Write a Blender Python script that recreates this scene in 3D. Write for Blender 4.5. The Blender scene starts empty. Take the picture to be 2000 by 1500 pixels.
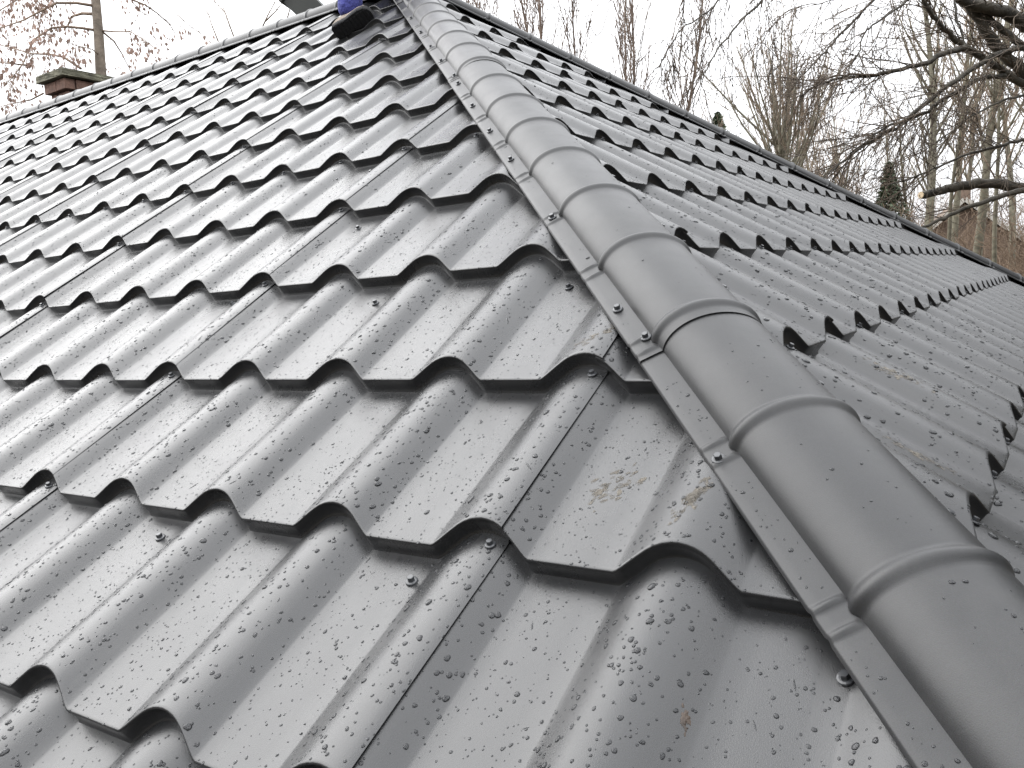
import bpy, bmesh, math, random
import numpy as np
from mathutils import Vector, Matrix

# ------------------------------------------------------------------ scene basics
scene = bpy.context.scene
COL = scene.collection
P = 0.275                      # one wave of the metal tile, metres
TH = math.radians(34.22)       # pitch of all roof faces
CT, ST = math.cos(TH), math.sin(TH)
ZO = 3.3                       # height of the hip datum above the ground
S = 1.30767                    # course length in waves
U0 = 7.2115                    # where the hip meets course zero (in waves)
F_PX = 1650.18                 # focal length in pixels of the 2000 px wide photograph

def W(x, y, z):                # waves -> metres
    return Vector((x * P, y * P, z * P + ZO))

CAM = W(6.37601674, -2.08299849, 1.98374489)
RW = Matrix(((0.83175736, 0.55131803, -0.06502404),
             (0.00364532, -0.12255263, -0.99245532),
             (-0.55512738, 0.82524498, -0.10394378)))   # world -> camera (x right, y down, z forward)

cam_data = bpy.data.cameras.new('camera')
cam = bpy.data.objects.new('camera', cam_data)
COL.objects.link(cam)
cam_data.sensor_width = 36.0
cam_data.lens = F_PX / 2000.0 * 36.0
cam_data.clip_start = 0.02
cam_data.clip_end = 2000.0
rt = RW.transposed()
m3 = Matrix((rt.col[0], -rt.col[1], -rt.col[2])).transposed()
cam.matrix_world = Matrix.Translation(CAM) @ m3.to_4x4()
scene.camera = cam

world = bpy.data.worlds.new('World')
scene.world = world
world.use_nodes = True
SKY_L = 13.0
SUN_EL, SUN_AZ = math.radians(42.0), math.radians(190.0)   # azimuth: angle of the sun's horizontal direction from +X
wn, wl = world.node_tree.nodes, world.node_tree.links
bg = wn['Background']
sky = wn.new('ShaderNodeTexSky')
sky.sky_type = 'NISHITA'
sky.sun_disc = False
sky.sun_elevation = SUN_EL
sky.sun_rotation = math.radians(90.0) - SUN_AZ
sky.dust_density = 4.0
hs_ = wn.new('ShaderNodeHueSaturation')
hs_.inputs['Saturation'].default_value = 0.12
wl.new(sky.outputs['Color'], hs_.inputs['Color'])
mixw = wn.new('ShaderNodeMix')
mixw.data_type = 'RGBA'
mixw.inputs[0].default_value = 0.92           # a closed cloud sheet over the clear sky
wl.new(hs_.outputs['Color'], mixw.inputs[6])
# overcast sky: three times as bright overhead as at the horizon
tcw = wn.new('ShaderNodeTexCoord'); sepw = wn.new('ShaderNodeSeparateXYZ')
wl.new(tcw.outputs['Generated'], sepw.inputs[0])
mrw = wn.new('ShaderNodeMapRange')
mrw.inputs['From Min'].default_value = 0.0; mrw.inputs['From Max'].default_value = 1.0
mrw.inputs['To Min'].default_value = SKY_L / 3.0; mrw.inputs['To Max'].default_value = SKY_L
wl.new(sepw.outputs['Z'], mrw.inputs['Value'])
clw = wn.new('ShaderNodeMix'); clw.data_type = 'RGBA'; clw.blend_type = 'MULTIPLY'; clw.inputs[0].default_value = 1.0
clw.inputs[6].default_value = (0.985, 1.0, 1.03, 1)
cmb = wn.new('ShaderNodeCombineColor')
for q in range(3): wl.new(mrw.outputs['Result'], cmb.inputs[q])
wl.new(cmb.outputs['Color'], clw.inputs[7])
wl.new(clw.outputs[2], mixw.inputs[7])
wl.new(mixw.outputs[2], bg.inputs['Color'])
bg.inputs['Strength'].default_value = 0.12

sun_d = bpy.data.lights.new('sun', 'SUN')
sun_d.energy = 1.2
sun_d.angle = math.radians(70.0)
sun_d.color = (1.0, 0.985, 0.965)
sun = bpy.data.objects.new('sun', sun_d)
COL.objects.link(sun)
sdir = Vector((math.cos(SUN_EL) * math.cos(SUN_AZ), math.cos(SUN_EL) * math.sin(SUN_AZ), math.sin(SUN_EL)))
sun.rotation_euler = sdir.to_track_quat('Z', 'Y').to_euler()

vs = scene.view_settings
vs.view_transform = 'Standard'
vs.look = 'None'
vs.gamma = 1.0
vs.use_curve_mapping = False
vs.exposure = 1.36
scene.cycles.max_bounces = 8
scene.cycles.transmission_bounces = 6
scene.cycles.diffuse_bounces = 3
scene.cycles.glossy_bounces = 3
scene.cycles.transparent_max_bounces = 8

# ------------------------------------------------------------------ helpers
def ray(px, py):               # viewing direction through a pixel of the photograph
    return rt @ Vector(((px - 1000.0) / F_PX, (py - 750.0) / F_PX, 1.0))

def at(px, py, depth):
    return CAM + ray(px, py) * depth

def to_px(X):                  # numpy (n,3) metres -> pixel, depth
    Y = (np.asarray(X) - np.array(CAM)) @ np.array(RW).T
    return Y[:, :2] / Y[:, 2:3] * F_PX + np.array([1000.0, 750.0]), Y[:, 2]

def link(name, me, mat, parent=None, smooth=False):
    o = bpy.data.objects.new(name, me)
    if mat is not None and not me.materials:
        me.materials.append(mat)
    if smooth:
        me.polygons.foreach_set('use_smooth', [True] * len(me.polygons))
    COL.objects.link(o)
    if parent is not None:
        o.parent = parent
    return o

def mesh_np(name, verts, faces):
    me = bpy.data.meshes.new(name)
    me.from_pydata([tuple(v) for v in verts], [], [tuple(f) for f in faces])
    me.update()
    return me

def mesh_fast(name, V, F):     # V (n,3) array, F (m,k) array of equal sized faces
    me = bpy.data.meshes.new(name)
    V = np.ascontiguousarray(V, dtype=np.float32)
    F = np.ascontiguousarray(F, dtype=np.int32)
    k = F.shape[1]
    me.vertices.add(len(V)); me.vertices.foreach_set('co', V.ravel())
    me.loops.add(F.size); me.loops.foreach_set('vertex_index', F.ravel())
    me.polygons.add(len(F))
    me.polygons.foreach_set('loop_start', np.arange(0, F.size, k, dtype=np.int32))
    me.polygons.foreach_set('use_smooth', np.ones(len(F), dtype=bool))
    me.update(calc_edges=True)
    return me

def tag(o, label=None, cat=None, group=None, kind=None):
    if label: o['label'] = label
    if cat: o['category'] = cat
    if group: o['group'] = group
    if kind: o['kind'] = kind
    return o

def empty(name, loc=(0, 0, 0)):
    o = bpy.data.objects.new(name, None)
    o.empty_display_size = 0.1
    COL.objects.link(o)
    o.location = loc
    return o

def box(c, sx, sy, sz, bev=0.0):
    bm = bmesh.new()
    bmesh.ops.create_cube(bm, size=1.0)
    bmesh.ops.scale(bm, vec=(sx, sy, sz), verts=bm.verts)
    if bev > 0:
        bmesh.ops.bevel(bm, geom=bm.edges[:], offset=bev, segments=1, affect='EDGES')
    bmesh.ops.translate(bm, vec=c, verts=bm.verts)
    me = bpy.data.meshes.new('box')
    bm.to_mesh(me); bm.free()
    return me

class Tubes:                   # collects tapered tubes as one mesh
    def __init__(self): self.v, self.f = [], []
    def add(self, pts, rad, n=4):
        pts = [Vector(p) for p in pts]
        base = len(self.v)
        ref = None
        for i, p in enumerate(pts):
            d = (pts[min(i + 1, len(pts) - 1)] - pts[max(i - 1, 0)])
            if d.length < 1e-9: d = Vector((0, 0, 1))
            d.normalize()
            if ref is None:
                ref = d.orthogonal()
            a = (ref - d * ref.dot(d))
            if a.length < 1e-6: a = d.orthogonal()
            a.normalize(); ref = a
            b = d.cross(a)
            for k in range(n):
                t = 2 * math.pi * k / n
                q = p + (a * math.cos(t) + b * math.sin(t)) * rad[i]
                self.v.append((q.x, q.y, q.z))
        for i in range(len(pts) - 1):
            for k in range(n):
                k2 = (k + 1) % n
                self.f.append((base + i * n + k, base + i * n + k2, base + (i + 1) * n + k2, base + (i + 1) * n + k))
        # close both ends
        self.cap(base, n, True); self.cap(base + (len(pts) - 1) * n, n, False)
    def cap(self, b, n, rev):
        idx = [b + k for k in range(n)]
        if rev: idx = idx[::-1]
        if n == 3: idx = idx + [idx[0]]
        if n in (3,):
            return
        if n == 4: self.f.append(tuple(idx))
        else:
            for k in range(1, n - 2, 2):
                self.f.append((idx[0], idx[k], idx[k + 1], idx[min(k + 2, n - 1)]))
    def mesh(self, name):
        F = [f for f in self.f if len(set(f)) == 4]
        return mesh_fast(name, np.array(self.v), np.array(F))

# ------------------------------------------------------------------ materials
def new_mat(name):
    m = bpy.data.materials.new(name)
    m.use_nodes = True
    nt = m.node_tree
    return m, nt.nodes, nt.links, nt.nodes['Principled BSDF']

def simple(name, col, rough=0.7, var=0.25, scale=8.0, bump=0.0, spec=0.5, bscale=None):
    m, n, l, b = new_mat(name)
    tc = n.new('ShaderNodeTexCoord')
    nz = n.new('ShaderNodeTexNoise'); nz.inputs['Scale'].default_value = scale; nz.inputs['Detail'].default_value = 6
    l.new(tc.outputs['Object'], nz.inputs['Vector'])
    r = n.new('ShaderNodeValToRGB')
    r.color_ramp.elements[0].position = 0.3; r.color_ramp.elements[1].position = 0.7
    r.color_ramp.elements[0].color = (*[c * (1 - var) for c in col], 1)
    r.color_ramp.elements[1].color = (*[min(1, c * (1 + var)) for c in col], 1)
    l.new(nz.outputs['Fac'], r.inputs['Fac'])
    l.new(r.outputs['Color'], b.inputs['Base Color'])
    b.inputs['Roughness'].default_value = rough
    b.inputs['Specular IOR Level'].default_value = spec
    if bump > 0:
        n2 = n.new('ShaderNodeTexNoise'); n2.inputs['Scale'].default_value = bscale or scale * 4; n2.inputs['Detail'].default_value = 5
        l.new(tc.outputs['Object'], n2.inputs['Vector'])
        bp = n.new('ShaderNodeBump'); bp.inputs['Strength'].default_value = bump; bp.inputs['Distance'].default_value = 0.02
        l.new(n2.outputs['Fac'], bp.inputs['Height'])
        l.new(bp.outputs['Normal'], b.inputs['Normal'])
    return m

def roof_paint(name, base, rough, streak=(1, 1, 1), spec=0.68, grainy=0.45):
    m, n, l, b = new_mat(name)
    geo = n.new('ShaderNodeNewGeometry')
    big = n.new('ShaderNodeTexNoise'); big.inputs['Scale'].default_value = 3.5; big.inputs['Detail'].default_value = 5; big.inputs['Roughness'].default_value = 0.6
    l.new(geo.outputs['Position'], big.inputs['Vector'])
    grain = n.new('ShaderNodeTexNoise'); grain.inputs['Scale'].default_value = 900; grain.inputs['Detail'].default_value = 2
    l.new(geo.outputs['Position'], grain.inputs['Vector'])
    r = n.new('ShaderNodeValToRGB')
    r.color_ramp.elements[0].position = 0.25; r.color_ramp.elements[1].position = 0.75
    r.color_ramp.elements[0].color = (*[c * 0.88 for c in base], 1)
    r.color_ramp.elements[1].color = (*[c * 1.14 for c in base], 1)
    l.new(big.outputs['Fac'], r.inputs['Fac'])
    # dust and run marks drawn out down the slope
    mp = n.new('ShaderNodeMapping'); mp.inputs['Scale'].default_value = streak
    l.new(geo.outputs['Position'], mp.inputs['Vector'])
    stk = n.new('ShaderNodeTexNoise'); stk.inputs['Scale'].default_value = 1.0; stk.inputs['Detail'].default_value = 7; stk.inputs['Roughness'].default_value = 0.65
    l.new(mp.outputs['Vector'], stk.inputs['Vector'])
    sr = n.new('ShaderNodeMapRange'); sr.inputs['From Min'].default_value = 0.52; sr.inputs['From Max'].default_value = 0.78; sr.inputs['To Max'].default_value = 0.55
    l.new(stk.outputs['Fac'], sr.inputs['Value'])
    dust = n.new('ShaderNodeMix'); dust.data_type = 'RGBA'; dust.inputs[7].default_value = (0.046, 0.044, 0.041, 1)
    l.new(sr.outputs['Result'], dust.inputs[0]); l.new(r.outputs['Color'], dust.inputs[6])
    mg = n.new('ShaderNodeMix'); mg.data_type = 'RGBA'; mg.blend_type = 'OVERLAY'; mg.inputs[0].default_value = 0.6
    l.new(dust.outputs[2], mg.inputs[6]); l.new(grain.outputs['Color'], mg.inputs[7])
    hs = n.new('ShaderNodeHueSaturation'); hs.inputs['Saturation'].default_value = 0.35
    l.new(mg.outputs[2], hs.inputs['Color'])
    l.new(hs.outputs['Color'], b.inputs['Base Color'])
    oi = n.new('ShaderNodeObjectInfo')
    mv = n.new('ShaderNodeMapRange'); mv.inputs['To Min'].default_value = 0.86; mv.inputs['To Max'].default_value = 1.14
    l.new(oi.outputs['Random'], mv.inputs['Value']); l.new(mv.outputs['Result'], hs.inputs['Value'])
    scuff = n.new('ShaderNodeTexNoise'); scuff.inputs['Scale'].default_value = 22; scuff.inputs['Detail'].default_value = 8; scuff.inputs['Roughness'].default_value = 0.7
    l.new(geo.outputs['Position'], scuff.inputs['Vector'])
    ad = n.new('ShaderNodeMath'); ad.operation = 'MULTIPLY_ADD'; ad.inputs[1].default_value = 0.45
    l.new(scuff.outputs['Fac'], ad.inputs[0]); l.new(big.outputs['Fac'], ad.inputs[2])
    ad2 = n.new('ShaderNodeMath'); ad2.operation = 'MULTIPLY_ADD'; ad2.inputs[1].default_value = 0.16
    l.new(oi.outputs['Random'], ad2.inputs[0]); l.new(ad.outputs[0], ad2.inputs[2])
    ad3 = n.new('ShaderNodeMath'); ad3.operation = 'MULTIPLY_ADD'; ad3.inputs[1].default_value = 0.45
    l.new(sr.outputs['Result'], ad3.inputs[0]); l.new(ad2.outputs[0], ad3.inputs[2])
    mr = n.new('ShaderNodeMapRange'); mr.inputs['From Min'].default_value = 0.45; mr.inputs['From Max'].default_value = 1.2
    mr.inputs['To Min'].default_value = rough - 0.07; mr.inputs['To Max'].default_value = rough + 0.10
    l.new(ad3.outputs[0], mr.inputs['Value'])
    l.new(mr.outputs['Result'], b.inputs['Roughness'])
    # slight waviness of the sheet and the fine texture of the coating
    wav = n.new('ShaderNodeTexNoise'); wav.inputs['Scale'].default_value = 9.0; wav.inputs['Detail'].default_value = 2
    l.new(geo.outputs['Position'], wav.inputs['Vector'])
    b1 = n.new('ShaderNodeBump'); b1.inputs['Strength'].default_value = 0.10; b1.inputs['Distance'].default_value = 0.004
    l.new(wav.outputs['Fac'], b1.inputs['Height'])
    b2 = n.new('ShaderNodeBump'); b2.inputs['Strength'].default_value = grainy; b2.inputs['Distance'].default_value = 0.0006
    l.new(grain.outputs['Fac'], b2.inputs['Height']); l.new(b1.outputs['Normal'], b2.inputs['Normal'])
    l.new(b2.outputs['Normal'], b.inputs['Normal'])
    b.inputs['Specular IOR Level'].default_value = spec
    return m

M_ROOF = roof_paint('graphite_coated_steel', (0.0170, 0.0180, 0.0205), 0.275, (26, 1.6, 1.6), 0.62)
M_ROOFB = roof_paint('graphite_coated_steel_end', (0.0162, 0.0172, 0.0198), 0.28, (1.6, 26, 1.6), 0.52)
M_CAP = roof_paint('graphite_cap_steel', (0.0165, 0.0174, 0.0196), 0.40, (5, 5, 5), 0.42, 0.22)
M_UNDER = simple('roof_underlay', (0.012, 0.012, 0.013), 0.9)
M_SCREW = simple('painted_screw', (0.05, 0.052, 0.056), 0.28, 0.2, 60)
M_RUBBER = simple('rubber', (0.010, 0.010, 0.011), 0.9, 0.3, 30, 0.2)
M_BARK = simple('grey_green_bark', (0.15, 0.138, 0.10), 0.9, 0.4, 7, 0.6)  # lightened to stand in for haze over the far trunks
M_BARKD = simple('dark_wet_bark', (0.040, 0.034, 0.024), 0.75, 0.5, 9, 0.7)
M_BARKL = simple('pale_brown_bark', (0.17, 0.14, 0.11), 0.9, 0.35, 9, 0.6)
M_TWIG = simple('brown_twigs', (0.20, 0.15, 0.108), 0.85, 0.35, 3)  # pale tone includes the haze of the distant crowns
M_TWIGR = simple('reddish_twigs', (0.15, 0.11, 0.085), 0.85, 0.35, 3)
M_TWIGD = simple('dark_twigs', (0.075, 0.055, 0.038), 0.8, 0.35, 3)
M_LEAF = simple('dry_pinkish_leaves', (0.30, 0.205, 0.165), 0.8, 0.45, 5)
M_NEEDLE = simple('dark_needles', (0.085, 0.105, 0.065), 0.7, 0.5, 4)
M_BRICK = simple('red_brown_brick', (0.175, 0.105, 0.08), 0.9, 0.35, 18, 0.5)
M_MORTAR = simple('dark_mortar', (0.04, 0.034, 0.03), 0.95, 0.4, 30)
M_SLAB = simple('mossy_concrete', (0.13, 0.125, 0.09), 0.95, 0.5, 9, 0.7)
M_WOODCUT = simple('sawn_wood', (0.55, 0.43, 0.28), 0.8, 0.2, 20)
M_GROUND = simple('leafy_ground', (0.085, 0.065, 0.04), 0.95, 0.5, 1.2, 0.8, 0.2)
M_BLUE = simple('blue_work_cloth', (0.05, 0.057, 0.25), 0.85, 0.3, 14, 0.6)
M_SHOE = simple('worn_suede', (0.22, 0.18, 0.145), 0.85, 0.5, 25, 0.5)
M_SKIN = simple('skin', (0.52, 0.33, 0.25), 0.55, 0.1, 20)
M_HAIR = simple('brown_hair', (0.05, 0.035, 0.025), 0.6, 0.3, 60)
M_COWL = simple('dark_olive_plastic', (0.030, 0.032, 0.027), 0.6, 0.2, 8)
M_TILE = simple('brown_roof_tiles', (0.13, 0.095, 0.07), 0.9, 0.4, 6, 0.5)
M_RENDER = simple('orange_brick_wall', (0.16, 0.115, 0.088), 0.9, 0.3, 12)
M_WHITE = simple('white_trim', (0.42, 0.40, 0.36), 0.6, 0.08, 5)
M_GLASS = simple('window_glass', (0.03, 0.035, 0.04), 0.08, 0.2, 2)
M_MUD = simple('pale_clay_mud', (0.125, 0.110, 0.088), 0.42, 0.35, 60, 0.6)
def thin_film(m, scale, lo, hi, most):
    n, l = m.node_tree.nodes, m.node_tree.links
    b = n['Principled BSDF']
    tc = n.new('ShaderNodeTexCoord'); nz = n.new('ShaderNodeTexNoise'); nz.inputs['Scale'].default_value = scale; nz.inputs['Detail'].default_value = 8
    l.new(tc.outputs['Object'], nz.inputs['Vector'])
    mr = n.new('ShaderNodeMapRange'); mr.inputs['From Min'].default_value = lo; mr.inputs['From Max'].default_value = hi; mr.inputs['To Max'].default_value = most
    l.new(nz.outputs['Fac'], mr.inputs['Value']); l.new(mr.outputs['Result'], b.inputs['Alpha'])
thin_film(M_MUD, 70, .40, .62, .9)
M_DEADLEAF = simple('dead_leaf', (0.038, 0.024, 0.015), 0.5, 0.4, 60)

mw, nw, lw, bw = new_mat('rain_water')
bd = nw.new('ShaderNodeBsdfPrincipled')
bd.inputs['Base Color'].default_value = (0.024, 0.025, 0.027, 1); bd.inputs['Roughness'].default_value = 0.03; bd.inputs['IOR'].default_value = 1.33
mxw = nw.new('ShaderNodeMixShader'); mxw.inputs['Fac'].default_value = 0.5
lw.new(bw.outputs[0], mxw.inputs[1]); lw.new(bd.outputs[0], mxw.inputs[2])
lw.new(mxw.outputs[0], nw['Material Output'].inputs['Surface'])      # water bead on dark paint: paint seen through it, sky mirrored on it
bw.inputs['Base Color'].default_value = (0.97, 0.98, 0.99, 1)
bw.inputs['Transmission Weight'].default_value = 1.0
bw.inputs['Roughness'].default_value = 0.03
bw.inputs['IOR'].default_value = 1.33
M_WATER = mw

# ------------------------------------------------------------------ ground
bm = bmesh.new()
bmesh.ops.create_circle(bm, cap_ends=True, radius=600, segments=64)
me = bpy.data.meshes.new('ground'); bm.to_mesh(me); bm.free()
tag(link('ground', me, M_GROUND), kind='structure')

# ------------------------------------------------------------------ the house: hip roof of pressed metal tile
H_W, SETB, STEP = 0.0875, 0.130, 0.105      # wave height, how far crests of a lip sit back, step height (in waves)
WHW = 0.2833
_t = np.array([0, .12, .25, .38, .5, .62, .74, .85, .945, 1.0])
_p = np.array([1, .982, .93, .835, .70, .53, .35, .18, .05, 0.0])

def prof(u):
    d = np.abs(u - np.round(u)) / WHW
    return np.interp(d, _t, _p)

class Face:
    """a roof face: U along the eave, V up the slope, N out of it; lengths in waves"""
    def __init__(self, O, U, V, phase, v0, bend):
        self.O, self.U, self.V = [np.array(a, float) for a in (O, U, V)]
        self.N = np.cross(self.U, self.V)
        if self.N[2] < 0: self.N = -self.N
        self.phase, self.v0, self.bend = phase, v0, bend
    def dz(self, j, u):
        if not self.bend: return 0.0 * u
        tab = {2: 0.0, 1: 0.0505, 0: 0.136}
        b = tab[j] if j in tab else (0.0 if j > 2 else 0.136 - 0.115 * j)
        return b * np.clip((6.35 - u) / 1.4, 0, 1)
    def seat(self, u, j, r):
        """how the single sheets lie: right edge lapped over the neighbour, each a little uneven"""
        x = u - self.phase - 0.125
        k = np.ceil(x / 4.0) - 1
        return 0.011 * np.clip((x - 4 * k - 3.5) / 0.5, 0, 1) + 0.0045 * np.sin(12.9 * j + 78.2 * k + 1.0) * (1 - r)
    def world(self, u, v, n):
        u, v, n = np.broadcast_arrays(u, v, n)
        X = self.O + u[..., None] * self.U + v[..., None] * self.V + n[..., None] * self.N
        return X * P + np.array([0, 0, ZO])
    def surf(self, u, v):
        """height of the finished sheet above the plane at (u, v) and the course"""
        p = prof(u - self.phase)
        q = (v - self.v0 - SETB * p) / S
        j = np.floor(q); r = q - j
        z = np.zeros_like(u)
        for jj in np.unique(j):
            k = j == jj
            z[k] = (self.dz(int(jj), u[k]) * (1 - r[k]) + self.dz(int(jj) + 1, u[k]) * r[k])
        return H_W * p - STEP * r + z + self.seat(u, j, r), j, r

FA = Face((0, 0, 0), (1, 0, 0), (0, CT, ST), 0.0, 0.0, True)
FB = Face((U0, 0, 0), (0, 1, 0), (-CT, 0, ST), 1.1886 - 1.0, 2.7274, False)   # hip end
VR = 16.0                                       # slope length from datum to ridge
APEX = np.array([U0 - VR * CT, VR * CT, VR * ST])
V_EAVE_A = -3
V_EAVE_B = -5                                   # lowest course of the hip end

house = tag(empty('house', (0, 0, 0)), 'house under a wet dark grey metal tile hip roof seen along its hip', 'house')

HD = np.array([-1, 1, ST / CT]); HD /= np.linalg.norm(HD)          # up the near hip
HD2 = np.array([-1, -1, ST / CT]); HD2 /= np.linalg.norm(HD2)      # up the far hip
PERP = np.array([1, 1, 0]) / 2 ** .5
PERP2 = np.array([-1, 1, 0]) / 2 ** .5

du = np.unique(np.concatenate([np.array([-1, 1])[:, None] * (_t * WHW)[None], np.array([[0.39, 0.5, 0.61]]).repeat(2, 0) * np.array([[1], [-1]])], axis=1).ravel())
du = np.array(sorted(set(np.round(du, 5))))
du = du[(du > -0.5) & (du <= 0.5)]

def tile_sheet(face, j, ua, ub, planes, rng):
    """one sheet: one course high; ua..ub wide. Returns None when nothing is left."""
    us = [ua, ub]
    for i in range(int(math.floor(ua)) - 1, int(math.ceil(ub)) + 2):
        for d in du:
            x = i + d + face.phase
            if ua + 0.004 < x < ub - 0.004: us.append(x)
    us = np.array(sorted(us))
    p = prof(us - face.phase)
    inner = np.maximum(us, ub - 4.0 + 1e-6)                   # the left edge tucks under the neighbour
    rows = []
    def rowat(r, dn, dv):
        v = face.v0 + j * S + SETB * p + r * S + dv
        rr = np.clip(r, 0, 1)
        z = face.dz(j, us) * (1 - rr) + face.dz(j + 1, us) * rr
        n = H_W * p - STEP * r + z + dn + face.seat(inner, j, rr)
        return face.world(us, v, n)
    # step face (slightly undercut), folded lip, then the sheet up to the next step
    rows.append(rowat(0, -STEP - 0.004, -0.003))
    rows.append(rowat(0, -STEP + 0.006, 0.004))
    rows.append(rowat(0, -STEP + 0.014, 0.010))
    rows.append(rowat(0, -0.022, 0.006))
    rows.append(rowat(0, -0.015, 0.0025))
    rows.append(rowat(0, -0.0065, 0.0025))
    rows.append(rowat(0, -0.0012, 0.010))
    rows.append(rowat(0.018, 0, 0))
    for r in (0.07, 0.25, 0.5, 0.75, 0.97, 1.045):
        rows.append(rowat(r, 0, 0))
    V = np.concatenate(rows); nu = len(us)
    bm = bmesh.new()
    vs_ = [bm.verts.new(v) for v in V]
    for a in range(len(rows) - 1):
        for b in range(nu - 1):
            f = bm.faces.new((vs_[a * nu + b], vs_[a * nu + b + 1], vs_[(a + 1) * nu + b + 1], vs_[(a + 1) * nu + b]))
            f.smooth = True
    for co, no in planes:
        geom = bm.verts[:] + bm.edges[:] + bm.faces[:]
        bmesh.ops.bisect_plane(bm, geom=geom, plane_co=co, plane_no=no, clear_outer=True)
        if not bm.faces: break
    if not bm.faces:
        bm.free(); return None
    bmesh.ops.recalc_face_normals(bm, faces=bm.faces[:])
    c = sum((f.normal for f in bm.faces), Vector())
    if c.z < 0: bmesh.ops.reverse_faces(bm, faces=bm.faces[:])
    me = bpy.data.meshes.new('roof_sheet'); bm.to_mesh(me); bm.free()
    return me

def wv(a): return Vector((a[0] * P, a[1] * P, a[2] * P + ZO))
def wp(h, perp, hd, perpd, up):        # point near a hip
    return None

rng = random.Random(5)
U_LEFT = -36.0
hipA = (wv(np.array([U0, 0, 0]) - PERP * 0.20), Vector(PERP))            # A keeps what lies left of the hip
hipB = (wv(np.array([U0, 0, 0]) + PERP * 0.20), Vector(-PERP))
hipB2 = (wv(APEX - PERP2 * 0.20), Vector(PERP2))                         # B keeps what lies this side of the far hip
ridgeA = (wv(APEX + np.array([0, -0.20, 0])), Vector((0, 1, 0)))
leftA = (wv((U_LEFT, 0, 0)), Vector((-1, 0, 0)))
sheets = {}
j_top = int(VR / S) + 1
for j in range(V_EAVE_A, j_top):
    for k in range(-9, 3):
        ua, ub = 4 * k + 0.07, 4 * k + 4 + 0.125
        me = tile_sheet(FA, j, ua, ub, [hipA, ridgeA, leftA], rng)
        if me is None: continue
        sheets[('A', j, k)] = link('roof_sheet', me, M_ROOF, house)
j_topB = int((VR - FB.v0) / S) + 1
for j in range(V_EAVE_B, j_topB):
    for k in range(-2, 11):
        ua, ub = 4 * k + FB.phase + 0.07, 4 * k + 4 + FB.phase + 0.125
        me = tile_sheet(FB, j, ua, ub, [hipB, hipB2], rng)
        if me is None: continue
        sheets[('B', j, k)] = link('roof_sheet', me, M_ROOFB, house)

# dark underlay boards just below the sheets, on the two faces in view, and a plain ribbed back face
vA, vB = V_EAVE_A * S, FB.v0 + V_EAVE_B * S
def quad(face, pts, n, name, mat):
    V = [face.world(np.array(a, float), np.array(b, float), np.array(n, float)) for a, b in pts]
    me = mesh_np(name, V, [list(range(len(V)))])
    return link(name, me, mat, house)
quad(FA, [(U_LEFT, vA + .3), (U0 - (vA + .3) * CT, vA + .3), (U0 - VR * CT, VR), (U_LEFT, VR)], -0.17, 'roof_underlay', M_UNDER)
ueB = VR * CT * 2
quad(FB, [((vB + .3) * CT, vB + .3), (ueB - (vB + .3) * CT, vB + .3), (VR * CT, VR)], -0.17, 'roof_underlay', M_UNDER)
FC = Face((0, 2 * VR * CT, 0), (1, 0, 0), (0, -CT, ST), 0, 0, False)
us = np.concatenate([i + np.array([-.4, -.28, -.15, 0, .15, .28]) for i in range(-36, 14)])
V, Fq = [], []
for r, v in enumerate((vA, VR - 0.2)):
    hi = np.minimum(us, U0 - v * CT)
    V.append(FC.world(hi, np.full_like(us, v), H_W * prof(us)))
V = np.concatenate(V); nu = len(us)
link('back_roof', mesh_np('back_roof', V, [(b, b + 1, nu + b + 1, nu + b) for b in range(nu - 1)]), M_ROOF, house, True)

# walls, soffit and gutter below the eaves
xl, xr = U_LEFT * P, (U0 - vA * CT) * P
yl, yr = vA * CT * P, (2 * VR * CT - vA * CT) * P
ze = vA * ST * P + ZO
M_HW = simple('house_brick', (0.22, 0.12, 0.085), 0.9, 0.3, 14, 0.4)
for c, sx, sy in (((xl + xr) / 2, 0, 0),):
    link('wall', box(((xl + xr) / 2, yl + 0.55, (ze - 0.1) / 2), xr - xl - 1.0, 0.2, ze - 0.1), M_HW, house)
    link('wall', box(((xl + xr) / 2, yr - 0.55, (ze - 0.1) / 2), xr - xl - 1.0, 0.2, ze - 0.1), M_HW, house)
    link('wall', box((xr - 0.6, (yl + yr) / 2, (ze - 0.1) / 2), 0.2, yr - yl - 1.3, ze - 0.1), M_HW, house)
    link('wall', box((xl + 0.4, (yl + yr) / 2, (ze - 0.1) / 2), 0.2, yr - yl - 1.3, ze - 0.1), M_HW, house)

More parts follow.
